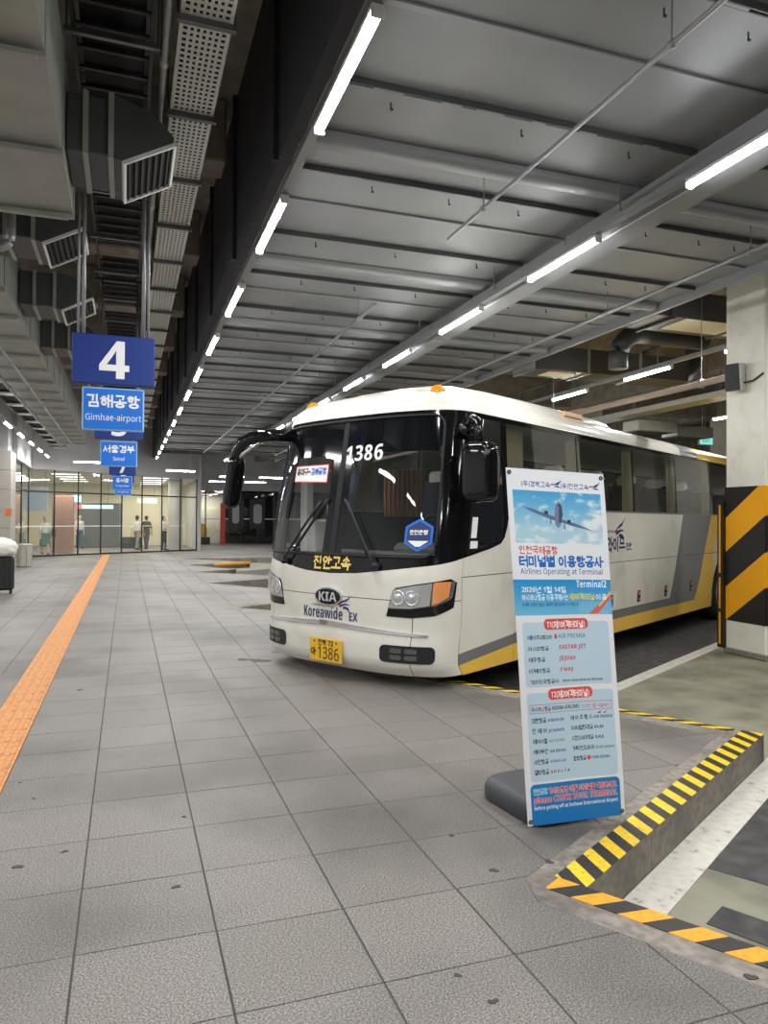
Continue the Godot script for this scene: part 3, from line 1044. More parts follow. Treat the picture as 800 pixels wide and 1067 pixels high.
func hang_board(called: String, label: String, at: Vector3, s: Vector3, faces: Array) -> void:
	var t := thing(called, label, "sign", at)
	var st := mb()
	cbox(st, Vector3.ZERO, s, 0.01)
	obj("board", st, M.white_metal, t)
	for f in faces:
		var s2 := mb()
		box(s2, Vector3((f[0] + f[1]) / 2, 0, s.z / 2 + 0.004), Vector3(f[1] - f[0], s.y * 0.86, 0.008))
		obj("face", s2, f[2], t)
	var s3 := mb(false)
	for x in [-0.35, 0.35]:
		tube(s3, [Vector3(s.x * x, s.y / 2, 0), Vector3(s.x * x, 3.6 - at.y, 0)], 0.012, 6)
	obj("hanger", s3, M.steel, t)

func storefront() -> void:
	var w := setting("wall_storefront", "dark glazed shop fronts at the far right end")
	var x0 := 3.6
	for i in 8:
		var a := x0 + 1.1 * i
		var st := mb()
		cbox(st, Vector3(a, 1.7, -47.6), Vector3(0.07, 3.4, 0.1), 0.008)
		obj("mullion", st, M.mullion, w)
		var s2 := mb()
		box(s2, Vector3(a + 0.55, 1.7, -47.6), Vector3(1.03, 3.34, 0.012))
		obj("pane", s2, M.pane if i < 2 else M.pane_dark, w)
		var s3 := mb()
		box(s3, Vector3(a + 0.55, 1.6, -47.55), Vector3(1.03, 0.05, 0.04))
		obj("white_band", s3, M.offwhite, w)
	wallbox("wall_shop_fascia", "light grey fascia over the far shop fronts", Vector3(9.8, 4.8, -47.6), Vector3(12.6, 2.8, 0.3), M.wall)
	wallbox("wall_shop_back", "cream wall inside the far shop", Vector3(4.8, 1.75, -49.7), Vector3(2.6, 3.5, 0.1), M.beige)
	var s := mb()
	box(s, Vector3(0, 1.75, 0), Vector3(6.0, 3.5, 0.1))
	var dk := inst("wall_shop_dark", meshed(s), M.dark_wall)
	dk.position = Vector3(9.3, 0, -49.0)
	dk.set_meta("kind", "structure"); dk.set_meta("label", "dark back wall of the closed shop")
	# printed white figures on the dark window: kept as plain abstract shapes
	var rng := RandomNumberGenerator.new()
	rng.seed = 9
	for i in 2:
		var t := thing("window_poster", "dark window poster with a pale printed shape, %s of the pair" % ["left", "right"][i], "poster", Vector3(6.6 + 1.35 * i, 1.9, -47.5), 0, "posters on the dark shop window")
		var a := mb()
		box(a, Vector3.ZERO, Vector3(1.0, 1.9, 0.01))
		obj("sheet", a, M.matte_black, t)
		var pts := PackedVector2Array()
		pts = rrect(-0.24, -0.7, 0.2 + 0.1 * i, 0.55, 0.2)
		var b := mb()
		plate(b, pts, Transform3D(Basis.IDENTITY, Vector3(0, 0.1, 0.006)), 0.004)
		obj("print", b, mat(Color8(150, 156, 160), 0.6), t)
	s = mb()
	plate(s, rrect(-0.55, 0, 0.55, 1.3, 0.45), Transform3D(Basis.IDENTITY, Vector3(0, 0, 0)), 0.5)
	var y := obj("yellow_machine", s, mat(Color8(236, 190, 40), 0.5))
	y.position = Vector3(4.35, 0.0, -48.9)
	tag(y, "yellow rounded machine inside the lit far shop", "machine")
	s = mb()
	cbox(s, Vector3(0, 0.23, 0), Vector3(1.2, 0.46, 0.5), 0.03)
	var bx := obj("planter_box", s, mat(Color8(66, 50, 46), 0.7))
	bx.position = Vector3(4.3, 0, -46.9)
	tag(bx, "low dark brown box outside the lit far shop", "box")
	s = mb()
	cbox(s, Vector3(0, -0.3, 0), Vector3(0.3, 2.6, 0.2), 0.02)
	var rd := obj("red_sign_post", s, mat(Color8(190, 60, 52), 0.5))
	rd.position = Vector3(5.75, 1.6, -47.35)
	tag(rd, "narrow red upright sign between the lit and dark shops", "sign")
	var t2 := thing("shop_light", "bright strip light inside the far shop", "ceiling light", Vector3(4.8, 3.2, -48.6))
	s = mb()
	cbox(s, Vector3.ZERO, Vector3(1.6, 0.05, 0.2), 0.01)
	obj("housing", s, M.white_metal, t2)
	s = mb()
	box(s, Vector3(0, -0.03, 0), Vector3(1.5, 0.01, 0.14))
	obj("diffuser", s, M.led_soft, t2)
	s = mb()
	box(s, Vector3(0, 1.5, 0), Vector3(0.02, 3.0, 0.02))
	obj("rod", s, M.steel, t2)
	var l := AreaLight3D.new()
	l.name = "strip_lamp"
	l.area_size = Vector2(1.5, 0.14)
	l.light_energy = 4.0
	l.area_range = 40.0
	l.shadow_enabled = true
	l.position = Vector3(0, -0.04, 0)
	l.rotation.x = -PI / 2
	t2.add_child(l)

func pillar() -> void:
	var w := setting("wall_pillar", "cream painted concrete pillar with hazard stripes")
	var zf := -7.89
	var zn := -7.22
	var st := mb()
	cbox(st, Vector3(8.03, 2.95, (zf + zn) / 2), Vector3(0.7, 6.3, zn - zf), 0.02)
	obj("shaft", st, M.pillar, w)
	var k := mb()
	cbox(k, Vector3(8.03, -0.16, (zf + zn) / 2), Vector3(0.74, 0.08, zn - zf + 0.05), 0.015)
	obj("plinth", k, M.kerb, w)
	# hazard stripes: on the face towards the platform and on the near face
	var y0 := 0.25
	var y1 := 2.04
	for face in 2:
		var wd := zn - zf if face == 0 else 0.7
		var xf := Transform3D(Basis(Vector3(0, 0, 1), Vector3.UP, Vector3(-1, 0, 0)), Vector3(7.68, 0, zf))
		if face == 1: xf = Transform3D(Basis(Vector3(1, 0, 0), Vector3.UP, Vector3(0, 0, 1)), Vector3(7.68, 0, zn))
		var rect := PackedVector2Array([Vector2(0.0, y0), Vector2(wd, y0), Vector2(wd, y1), Vector2(0.0, y1)])
		var sh := 0.0 if face == 0 else 0.5
		var ys := [-1.3, -0.75, -0.3, 0.25, 0.7, 1.17, 1.63, 2.6]
		for i in ys.size() - 1:
			var a: float = ys[i] + sh - 0.02
			var b: float = ys[i + 1] + sh - 0.02
			var q := PackedVector2Array([Vector2(0, a), Vector2(wd, a + 0.75 * wd), Vector2(wd, b + 0.75 * wd), Vector2(0, b)])
			for r in Geometry2D.intersect_polygons(q, rect):
				var s2 := mb()
				plate(s2, r, xf, 0.012)
				obj("yellow_stripe" if i % 2 == 1 else "black_stripe", s2, M.haz_y if i % 2 == 1 else M.haz_k, w)
	# corner guard strip on the far edge
	var s3 := mb()
	box(s3, Vector3(7.65, 0.86, zf - 0.03), Vector3(0.06, 1.98, 0.1))
	obj("corner_guard", s3, M.haz_k, w)
	for r in [[-0.08, 0.35], [0.4, 0.82], [0.88, 1.8]]:
		var s4 := mb()
		box(s4, Vector3(7.615, (r[0] + r[1]) / 2, zf - 0.03), Vector3(0.012, r[1] - r[0], 0.024))
		obj("guard_yellow_strip", s4, M.haz_y, w)
	# loudspeaker
	var t := thing("wall_speaker", "small grey box loudspeaker with dark front mounted on the pillar", "loudspeaker", Vector3(7.56, 3.48, -7.6))
	var bs := Basis(Vector3.UP, 0.35) * Basis(Vector3.FORWARD, -0.12)
	var s5 := mb()
	cbox(s5, Vector3.ZERO, Vector3(0.16, 0.36, 0.2), 0.012, bs)
	obj("cabinet", s5, M.white_metal, t)
	s5 = mb()
	cbox(s5, bs * Vector3(-0.085, 0, 0), Vector3(0.02, 0.35, 0.19), 0.006, bs)
	obj("grille", s5, M.matte_black, t)
	s5 = mb()
	box(s5, Vector3(0.09, 0, 0.03), Vector3(0.08, 0.1, 0.06))
	obj("bracket", s5, M.steel, t)
	s5 = mb(false)
	tube(s5, [Vector3(0.06, -0.08, 0.08), Vector3(0.1, -0.07, 0.2), Vector3(0.1, 0.0, 0.36)], 0.012, 6)
	obj("cable", s5, M.matte_black, t)

func tube_light(mesh_h: ArrayMesh, mesh_d: ArrayMesh, at: Vector3, label: String, group: String, ln: float, hang := 0.0, turn := 0.0) -> void:
	var t := thing("tube_light", label, "tube light", at, turn, group)
	inst("housing", mesh_h, M.white_metal, t)
	inst("diffuser", mesh_d, M.led, t)
	if hang > 0.0:
		for e in [-0.4, 0.4]:
			var hs := mb()
			box(hs, Vector3(0, hang / 2 + 0.015, e), Vector3(0.012, hang, 0.012))
			obj("rod", hs, M.steel, t)
	var l := AreaLight3D.new()
	l.name = "lamp"
	l.area_size = Vector2(0.05, ln)
	l.light_energy = LED_E
	l.light_color = Color8(253, 252, 250)
	l.area_range = 40.0
	l.shadow_enabled = true
	l.position = Vector3(0, -0.075, 0)
	l.rotation.x = -PI / 2
	t.add_child(l)

func rail(label: String, x: float, y: float, z0: float, z1: float, m: Material) -> void:
	var t := thing("lighting_rail", label, "rail", Vector3(x, y, 0))
	var st := mb()
	box(st, Vector3(0, 0, (z0 + z1) / 2), Vector3(0.07, 0.06, absf(z1 - z0)))
	obj("channel", st, m, t)
	var s2 := mb(false)
	tube(s2, [Vector3(0, 0.03, 0), Vector3(0, 0.32, 0)], 0.008, 6, false)
	var hme := meshed(s2)
	var z := maxf(z0, z1) - 0.6
	while z > minf(z0, z1):
		inst("hanger", hme, M.steel, t).position = Vector3(0, 0, z)
		z -= 2.35

func tube_lights() -> void:
	var ln := 1.2
	var hm := mb()
	cbox(hm, Vector3(0, 0, 0), Vector3(0.07, 0.035, ln + 0.03), 0.006)
	for e in [-1, 1]: cbox(hm, Vector3(0, -0.03, e * (ln / 2 + 0.008)), Vector3(0.074, 0.06, 0.02), 0.006)
	var hme := meshed(hm)
	var dm := mb(false)
	var pr := []
	for i in 9:
		var a := PI * i / 8
		pr.append(Vector2(-cos(a) * 0.03, -0.0175 - sin(a) * 0.042))
	for i in 8:
		quad(dm, Vector3(pr[i].x, pr[i].y, ln / 2), Vector3(pr[i + 1].x, pr[i + 1].y, ln / 2), Vector3(pr[i + 1].x, pr[i + 1].y, -ln / 2), Vector3(pr[i].x, pr[i].y, -ln / 2))
	var dme := meshed(dm)
	var zs := [-3.53 - 0.6, 2.35]
	for i in 20:
		var z := 3.0 - 2.35 * i + 0.0
		var n := ""
		z = -4.15 - 2.345 * (i - 3)
		if z < -33.0: continue
		tube_light(hme, dme, Vector3(1.19, 4.2, z), ("tube lamp left of the bus, %s from the top of the picture" % ORD[i - 3]) if i > 2 else ("tube lamp of the left row overhead, %s behind the picture" % ORD[2 - i]), "lamps in the row left of the bus", ln)
	for i in 19:
		var z := -3.95 - 2.375 * (i - 3)
		if z < -33.0: continue
		tube_light(hme, dme, Vector3(4.08, 4.2, z), ("tube lamp above the bus roof, %s from the right edge" % ORD[i - 3]) if i > 2 else ("tube lamp of the middle row overhead, %s behind the picture" % ORD[2 - i]), "lamps in the row above the bus", ln)
	for i in 4:
		tube_light(hme, dme, Vector3(8.6, 4.2, -5.6 + 2.4 * i), "tube lamp right of the pillar outside the picture, %s from it" % ORD[i], "lamps right of the pillar", ln)
	rail("grey light rail right of the pillar outside the picture", 8.6, 4.25, 2.6, -6.6, M.steel)
	for i in 8:
		var z := -10.62 - 2.4 * (i - 1)
		tube_light(hme, dme, Vector3(8.6, 4.2, z), ("tube lamp in the dim row beyond the bus, %s from the pillar" % ORD[i - 1]) if i > 0 else "tube lamp of the dim far row hidden by the pillar", "lamps beyond the bus", ln)
	for i in 5:
		var z := -12.0 - 4.4 * i
		tube_light(hme, dme, Vector3(12.9, 4.0, z - 1.0), "tube lamp deep in the parking hall behind the bus, %s from the front" % ORD[i], "lamps deep in the parking hall", ln, 2.18)
	for i in 14:
		var z := -30.8 + 2.45 * i
		tube_light(hme, dme, Vector3(-2.92, 4.0, z), "tube lamp in the row by the left wall, %s from the glazed end" % ORD[i], "lamps along the left wall", ln)
	for i in 4:
		tube_light(hme, dme, Vector3(5.0 + 2.0 * (i % 2), 3.75, -37.6 - 5.0 * (i / 2)), "tube lamp over the far end of the bays, %s of four" % ORD[i], "lamps over the far end", ln, 2.43, PI / 2)
	tube_light(hme, dme, Vector3(-1.4, 3.85, -31.6), "tube lamp set crosswise before the fascia, left one", "crosswise lamps at the glazed end", ln, 2.34, PI / 2)
	tube_light(hme, dme, Vector3(2.2, 3.7, -33.2), "tube lamp set crosswise before the fascia, right one", "crosswise lamps at the glazed end", ln, 0.84, PI / 2)
	rail("grey light rail carrying the lamp row left of the bus", 1.19, 4.25, 4.6, -33.4, M.steel)
	rail("grey light rail carrying the lamp row above the bus", 4.08, 4.25, 4.6, -33.4, M.steel)
	rail("grey light rail carrying the dim lamp row beyond the bus", 8.6, 4.25, -7.4, -29.0, M.steel)
	rail("grey light rail carrying the lamp row by the left wall", -2.92, 4.05, 4.6, -32.0, M.steel)
	# boxed steel cable duct beside the middle row
	var t := thing("cable_duct", "wide grey boxed cable duct beside the lamp row above the bus", "duct", Vector3(4.36, 4.36, 0))
	for i in 11:
		var st := mb()
		cbox(st, Vector3(0, 0, 4.0 - 3.5 * i - 1.75), Vector3(0.26, 0.26 if i % 2 == 0 else 0.23, 3.49), 0.01)
		obj("section", st, M.rib, t)

# ------------------------------------------------------------------ services under the soffit, left
func duct_run(label: String, x0: float, x1: float, y0: float, y1: float, z0: float, z1: float) -> void:
	var t := thing("air_duct", label, "duct", Vector3((x0 + x1) / 2, y0, 0))
	var n := int(round(absf(z1 - z0) / 1.22))
	var w := x1 - x0
	var h := y1 - y0
	for i in n:
		var za := z0 - absf(z1 - z0) * i / n
		var zb := z0 - absf(z1 - z0) * (i + 1) / n
		var st := mb()
		box(st, Vector3(0, h / 2, (za + zb) / 2), Vector3(w, h, za - zb - 0.01))
		obj("section", st, M.galv, t)
		var f := mb()
		box(f, Vector3(0, h / 2, zb), Vector3(w + 0.02, h + 0.06, 0.05))
		box(f, Vector3(0, -0.05, zb + 0.05), Vector3(w * 0.96, 0.02, 0.05))
		obj("flange", f, M.galv, t)

func diffuser(label: String, at: Vector3, trunk: float) -> void:
	# neck from the duct, wedge hood, grille facing down and to the right
	var t := thing("air_diffuser", label, "air diffuser", at, 0.0, "diffusers on the platform air duct")
	var L := 0.73
	var sec := PackedVector2Array([Vector2(-0.08, 0.02), Vector2(0.0, 0.0), Vector2(0.37, 0.2), Vector2(0.37, 0.25), Vector2(0.2, 0.42), Vector2(-0.08, 0.5)])
	var st := mb()
	plate(st, sec, Transform3D(Basis.IDENTITY, Vector3(0, 0, -L)), L)
	obj("hood", st, M.galv_dark, t)
	var ang := atan2(0.2, 0.37)
	var bs := Basis(Vector3.BACK, ang)
	var w := 0.42
	var o := Vector3(0.185, 0.1, -L / 2) + bs * Vector3(0, -0.012, 0)
	for e in [[0.0, L / 2, w + 0.02, 0.022], [0.0, -L / 2, w + 0.02, 0.022], [w / 2, 0.0, 0.022, L], [-w / 2, 0.0, 0.022, L]]:
		var fr := mb()
		box(fr, o + bs * Vector3(e[0], 0, e[1]), Vector3(e[2], 0.03, e[3]), bs)
		obj("grille_frame", fr, M.white_metal, t)
	var bk := mb()
	box(bk, o + bs * Vector3(0, 0.009, 0), Vector3(w, 0.004, L - 0.02), bs)
	obj("grille_back", bk, M.hole, t)
	for i in 7:
		var lv := mb()
		box(lv, o + bs * Vector3(-0.165 + 0.055 * i, 0.0, 0), Vector3(0.03, 0.004, L - 0.02), bs * Basis(Vector3.BACK, 0.5))
		obj("louvre", lv, M.hole, t)
	var nk := mb()
	cbox(nk, Vector3(-trunk / 2 - 0.08, 0.26, -L / 2), Vector3(trunk, 0.44, L - 0.06), 0.01)
	obj("neck", nk, M.galv_dark, t)
	var cl := mb()
	box(cl, Vector3(-0.09, 0.26, -L / 2), Vector3(0.04, 0.5, L + 0.02))
	obj("collar", cl, M.galv, t)
	cl = mb()
	box(cl, Vector3(-0.09 - trunk * 0.55, 0.26, -L / 2), Vector3(0.04, 0.48, L))
	obj("collar", cl, M.galv, t)
	if at.z < -9.0:
		var rd := mb()
		box(rd, Vector3(0.0, 1.17, -L / 2), Vector3(0.014, 1.44, 0.014))
		obj("rod", rd, M.steel, t)

func left_services() -> void:
	duct_run("big grey rectangular air duct at the top left", -2.22, -0.465, 4.2, 5.0, 2.5, -6.9)
	duct_run("narrower grey air duct continuing away above the left of the platform", -2.22, -1.36, 4.2, 4.9, -6.98, -27.7)
	diffuser("large dark air diffuser with pale frame beside the big duct", Vector3(-0.05, 4.3, -5.94), 0.33)
	diffuser("second air diffuser with pale frame, left of the sign rods", Vector3(-0.81, 4.3, -7.96), 0.458)
	diffuser("third air diffuser with pale frame just above the number sign", Vector3(-0.83, 4.3, -10.47), 0.438)
	diffuser("far air diffuser hidden mostly behind the number sign", Vector3(-0.83, 4.3, -13.0), 0.438)
	# cable ladder high up
	var t := thing("cable_ladder", "dark cable ladder with thin rungs hung high above the platform", "cable ladder", Vector3(-0.14, 5.52, 0))
	for s in [-1, 1]:
		var st := mb()
		box(st, Vector3(s * 0.3, 0, -14.0), Vector3(0.03, 0.1, 34))
		obj("side_rail", st, M.galv_dark, t)
	var rg := mb()
	box(rg, Vector3.ZERO, Vector3(0.58, 0.025, 0.035))
	var rge := meshed(rg)
	for i in 90:
		inst("rung", rge, M.galv_dark, t).position = Vector3(0, 0, 1.5 - 0.3 * i)
	var cb := mb()
	box(cb, Vector3(0, 0.05, -14), Vector3(0.5, 0.05, 34))
	obj("cables", cb, M.rubber, t)
	var hb := mb()
	box(hb, Vector3.ZERO, Vector3(0.74, 0.04, 0.04))
	for s in [-1, 1]: box(hb, Vector3(s * 0.35, 0.35, 0), Vector3(0.016, 0.7, 0.016))
	var hbe := meshed(hb)
	for i in 20:
		inst("hanger", hbe, M.steel, t).position = Vector3(0, -0.07, 1.2 - 1.5 * i)
	# perforated cable tray
	t = thing("perforated_tray", "pale perforated metal cable tray running above the platform", "cable tray", Vector3(0.45, 4.74, 0))
	for k in 24:
		var zt := 1.0 - 1.15 * k
		var st := mb()
		for x in [-0.15, -0.1, -0.06, -0.02, 0.02, 0.06, 0.1, 0.15]:
			box(st, Vector3(x, 0, zt - 0.575), Vector3(0.026 if absf(x) > 0.12 else 0.02, 0.004, 1.148))
		for j in 19:
			box(st, Vector3(0, 0.0005, zt - 0.03 - 0.0605 * j), Vector3(0.3, 0.004, 0.03))
		for s in [-1, 1]: box(st, Vector3(s * 0.16, 0.025, zt - 0.575), Vector3(0.004, 0.05, 1.148))
		obj("tray_section", st, M.tray, t)
		var sp := mb()
		box(sp, Vector3(0, -0.025, zt), Vector3(0.37, 0.04, 0.04))
		for s in [-1, 1]: box(sp, Vector3(s * 0.178, 0.36, zt), Vector3(0.014, 0.77, 0.014))
		obj("support", sp, M.galv_dark, t)
	var cb2 := mb()
	box(cb2, Vector3(0, 0.03, -12.5), Vector3(0.28, 0.03, 27))
	obj("cables", cb2, M.rubber, t)
	# conduit
	t = thing("conduit_pipe", "grey conduit pipe beside the perforated tray", "pipe", Vector3(0.222, 4.8, 0))
	var cst := mb(false)
	tube(cst, [Vector3(0, 0, 2), Vector3(0, 0, -24)], 0.025, 10)
	obj("pipe", cst, M.steel, t)
	for z in [-5.4, -7.9, -10.4, -12.9]:
		cst = mb(false)
		lathe(cst, [Vector2(0.026, -0.04), Vector2(0.033, -0.03), Vector2(0.033, 0.03), Vector2(0.026, 0.04)], Vector3(0, 0, z), Vector3(0, 0, 1), 12)
		obj("coupling", cst, M.galv, t)
	for i in 10:
		cst = mb()
		box(cst, Vector3(0, 0.7, -1.0 - 2.5 * i), Vector3(0.012, 1.4, 0.012))
		obj("hanger", cst, M.galv_dark, t)
	# drain pipe with an elbow
	t = thing("drain_pipe", "grey pipe with an elbow below the duct at the left edge", "pipe", Vector3(-1.05, 4.08, -7.6))
	cst = mb(false)
	var pts := [Vector3(-1.6, 0, 0), Vector3(-0.12, 0, 0)]
	for i in 6: pts.append(Vector3(-0.12 + 0.12 * sin(PI / 12 * (i + 1)), 0.12 - 0.12 * cos(PI / 12 * (i + 1)), 0))
	pts.append(Vector3(0, 0.62, 0))
	tube(cst, pts, 0.045, 12)
	obj("pipe", cst, M.steel, t)
	# tray with wide slats by the left lamp row
	t = thing("slatted_tray", "wide dark cable tray with pale cross slats by the left lamp row", "cable tray", Vector3(-2.57, 4.4, 0))
	var ss := mb()
	for s in [-1, 1]: box(ss, Vector3(s * 0.27, 0.02, -14.0), Vector3(0.03, 0.08, 36))
	obj("side_rail", ss, M.steel, t)
	ss = mb()
	box(ss, Vector3(0, 0.08, -14.0), Vector3(0.5, 0.05, 36))
	obj("cables", ss, M.rubber, t)
	ss = mb()
	box(ss, Vector3.ZERO, Vector3(0.52, 0.03, 0.34))
	var sse := meshed(ss)
	for i in 21: inst("slat", sse, M.white_metal, t).position = Vector3(0, 0, 2.0 - 1.72 * i)
	# thin pipes
	thin_pipe("thin grey pipe below the left duct", Vector3(-1.75, 4.02, 0), 2.0, -27.0, 0.022, null, 4.13)
	thin_pipe("second thin grey pipe near the left tray", Vector3(-2.1, 4.0, 0), 2.0, -27.0, 0.03, null, 4.13)

func thin_pipe(label: String, at: Vector3, z0: float, z1: float, r: float, m: Material = null, top := 4.6, step := 2.35) -> void:
	var t := thing("ceiling_pipe", label, "pipe", at)
	var st := mb(false)
	tube(st, [Vector3(0, 0, z0), Vector3(0, 0, z1)], r, 10)
	obj("pipe", st, m if m else M.steel, t)
	var h := mb(false)
	tube(h, [Vector3(0, r, 0), Vector3(0, top - at.y, 0)], 0.006, 5, false)
	lathe(h, [Vector2(r * 1.05, -0.02), Vector2(r * 1.5, -0.015), Vector2(r * 1.5, 0.015), Vector2(r * 1.05, 0.02)], Vector3.ZERO, Vector3(0, 0, 1), 10)
	var hme := meshed(h)
	var z := z0 - 0.7
	while z > z1:
		inst("hanger", hme, M.steel, t).position = Vector3(0, 0, z)
		z -= step

func right_services() -> void:
	thin_pipe("thin grey pipe crossing the ceiling at the top right", Vector3(2.92, 4.3, 0), 2.0, -6.5, 0.017)
	thin_pipe("thin grey pipe continuing away over the far bays", Vector3(2.95, 4.3, 0), -8.8, -31.0, 0.022)
	thin_pipe("grey sprinkler pipe passing over the bus towards the pillar", Vector3(5.92, 4.3, 0), 2.0, -31.0, 0.027)
	thin_pipe("brownish pipe running low behind the pillar", Vector3(8.02, 3.62, 0), -8.0, -30.0, 0.05, mat(Color8(164, 146, 128), 0.6), 6.2, 4.0)
	# square duct across behind the pillar
	var t := thing("cross_duct", "square grey duct crossing under the soffit behind the pillar", "duct", Vector3(8.95, 4.88, -9.4))
	var st := mb()
	cbox(st, Vector3(0, 0, 0), Vector3(3.0, 0.42, 0.8), 0.01)
	obj("body", st, M.galv_dark, t)
	st = mb()
	box(st, Vector3(0.3, -0.22, 0.1), Vector3(2.5, 0.015, 0.6))
	obj("lit_underside", st, M.beige, t)  # paler plate: the light on the duct bottom is put into its colour
	for x in [-1.2, 0.2, 1.3]:
		st = mb()
		box(st, Vector3(x, 0, 0), Vector3(0.05, 0.5, 0.86))
		obj("flange", st, M.galv_dark, t)
	t = thing("elbow_duct", "dark round duct elbow dropping behind the bus roof", "duct", Vector3(7.75, 4.75, -10.3))
	st = mb(false)
	var pts := []
	for i in 9: pts.append(Vector3(0.45 - 0.45 * sin(PI / 16 * i), -0.45 + 0.45 * cos(PI / 16 * i), 0))
	pts.append(Vector3(0, -0.62, 0))
	pts.push_front(Vector3(1.8, 0, 0))
	tube(st, pts, 0.16, 16)
	obj("pipe", st, M.galv_dark, t)
	t = thing("long_duct", "grey rectangular duct running across behind the bus roof", "duct", Vector3(8.9, 4.64, -12.3))
	for i in 3:
		st = mb()
		cbox(st, Vector3(-1.2 + 1.2 * i, 0, 0), Vector3(1.19, 0.46, 0.7), 0.01)
		obj("section", st, M.galv_dark, t)
		st = mb()
		box(st, Vector3(-1.79 + 1.2 * i, 0, 0), Vector3(0.05, 0.52, 0.76))
		obj("flange", st, M.galv, t)
	st = mb()
	box(st, Vector3(-1.1, -0.24, 0.05), Vector3(0.6, 0.012, 0.4))
	obj("pale_plate", st, M.beige, t)  # pale plate set under the first duct section
	st = mb(false)
	var eb := []
	for i in 9: eb.append(Vector3(1.8 + 0.45 * sin(PI / 16 * i), 0.45 - 0.45 * cos(PI / 16 * i), 0))
	eb.append(Vector3(2.25, 0.9, 0))
	tube(st, eb, 0.23, 4)
	obj("elbow", st, M.galv_dark, t)
	thin_pipe("dark thin pipe crossing high behind the bus roof", Vector3(9.8, 4.98, 0), -10.0, -26.0, 0.03, M.galv_dark, 6.2, 4.0)
	thin_pipe("second dark thin pipe high behind the bus roof", Vector3(10.8, 4.32, 0), -8.5, -26.0, 0.04, M.galv, 6.2, 4.0)
	t = thing("hall_tray", "grey cable tray deep in the parking hall", "cable tray", Vector3(11.4, 4.15, 0))
	st = mb()
	cbox(st, Vector3(0, 0, -17.0), Vector3(0.5, 0.12, 16.0), 0.01)
	obj("tray", st, M.galv, t)
	for i in 4:
		st = mb()
		box(st, Vector3(0, 1.0, -10.5 - 4.0 * i), Vector3(0.016, 1.9, 0.016))
		obj("rod", st, M.steel, t)
	for i in 2:
		t = thing("air_unit", "pale suspended air unit behind the bus roof, %s one" % ["left", "right"][i], "air unit", Vector3(12.4 + 1.7 * i, 3.95, -15.2 - 0.6 * i), 0, "air units behind the bus")
		st = mb()
		cbox(st, Vector3.ZERO, Vector3(1.2, 0.28, 0.6), 0.02)
		obj("case", st, M.galv, t)
		st = mb()
		for k in 4: box(st, Vector3(-0.4 + 0.27 * k, -0.145, 0), Vector3(0.2, 0.01, 0.4))
		obj("vent", st, M.galv_dark, t)
		for x in [-0.5, 0.5]:
			st = mb()
			box(st, Vector3(x, 1.24, 0), Vector3(0.014, 2.2, 0.014))
			obj("rod", st, M.steel, t)
	# concrete beams beyond the metal ceiling
	var be := setting("ceiling_beams_right", "dark concrete beams over the parking hall")
	for i in 7:
		st = mb()
		cbox(st, Vector3(16.5, 5.75, -3.0 - 6.0 * i), Vector3(19.0, 0.9, 0.6), 0.02)
		obj("beam", st, M.conc, be)
	for i in 3:
		st = mb()
		cbox(st, Vector3(8.05 + 6.0 * i, 5.75, -20.0), Vector3(0.6, 0.9, 58.0), 0.02)
		obj("girder", st, M.conc, be)
	for i in 6:
		st = mb()
		cbox(st, Vector3(14.5 if i < 3 else 20.5, 2.8, -11.0 - 10.0 * (i % 3)), Vector3(0.8, 6.2, 0.8), 0.02)
		var o := obj("wall_hall_pillar", st, M.pillar)
		tag(o, "plain pillar in the parking hall behind the bus", "", "", "structure")
	t = thing("exit_sign", "small lit green and white exit sign deep behind the bus", "exit sign", Vector3(18.6, 4.35, -20.0))
	st = mb()
	cbox(st, Vector3.ZERO, Vector3(0.6, 0.32, 0.08), 0.01)
	obj("case", st, M.white_metal, t)
	st = mb()
	box(st, Vector3(0, 0, 0.045), Vector3(0.54, 0.26, 0.01))
	obj("face", st, M.green_lit, t)
	st = mb()
	box(st, Vector3(0, 1.0, 0), Vector3(0.03, 1.7, 0.03))
	obj("rod", st, M.steel, t)
	lettering("lettering", "EXIT", 0.16, M.sign_white, t, func(p): return Vector3(p.x, p.y - 0.06, 0.053), true)

# ------------------------------------------------------------------ bus
const BW := 1.245
const BD := 0.5
var bus_tab := []
var bus_u0 := 0.0

func bus_plan_table() -> void:
	var prev := Vector2.ZERO
	var acc := 0.0
	for i in 241:
		var a := PI / 2 * i / 240.0
		var p := Vector2(BW * pow(sin(a), 2.0 / 2.6), -BD + BD * pow(cos(a), 2.0 / 2.6))
		if i > 0: acc += p.distance_to(prev)
		bus_tab.append([acc, p])
		prev = p
	bus_u0 = acc

func plan(u: float) -> Vector2:
	var a := absf(u)
	var s := signf(u)
	if a >= bus_u0: return Vector2(s * BW, -BD - (a - bus_u0))
	var lo := 0
	var hi := bus_tab.size() - 1
	while hi - lo > 1:
		var m := (lo + hi) / 2
		if bus_tab[m][0] <= a: lo = m
		else: hi = m
	var t: float = (a - bus_tab[lo][0]) / maxf(1e-6, bus_tab[hi][0] - bus_tab[lo][0])
	var p: Vector2 = bus_tab[lo][1].lerp(bus_tab[hi][1], t)
	return Vector2(s * p.x, p.y)

func uz(z: float) -> float: return bus_u0 - BD - z   # u of a spot on the side, z behind the front (negative)

func ux(x: float) -> float:
	var best := 0.0
	for e in bus_tab:
		if e[1].x <= absf(x): best = e[0]
	return best * signf(x)

func curve(v: float, pts: Array) -> float:
	if v <= pts[0][0]: return pts[0][1]
	for i in pts.size() - 1:
		if v <= pts[i + 1][0]:
			return lerpf(pts[i][1], pts[i + 1][1], (v - pts[i][0]) / (pts[i + 1][0] - pts[i][0]))
	return pts[-1][1]

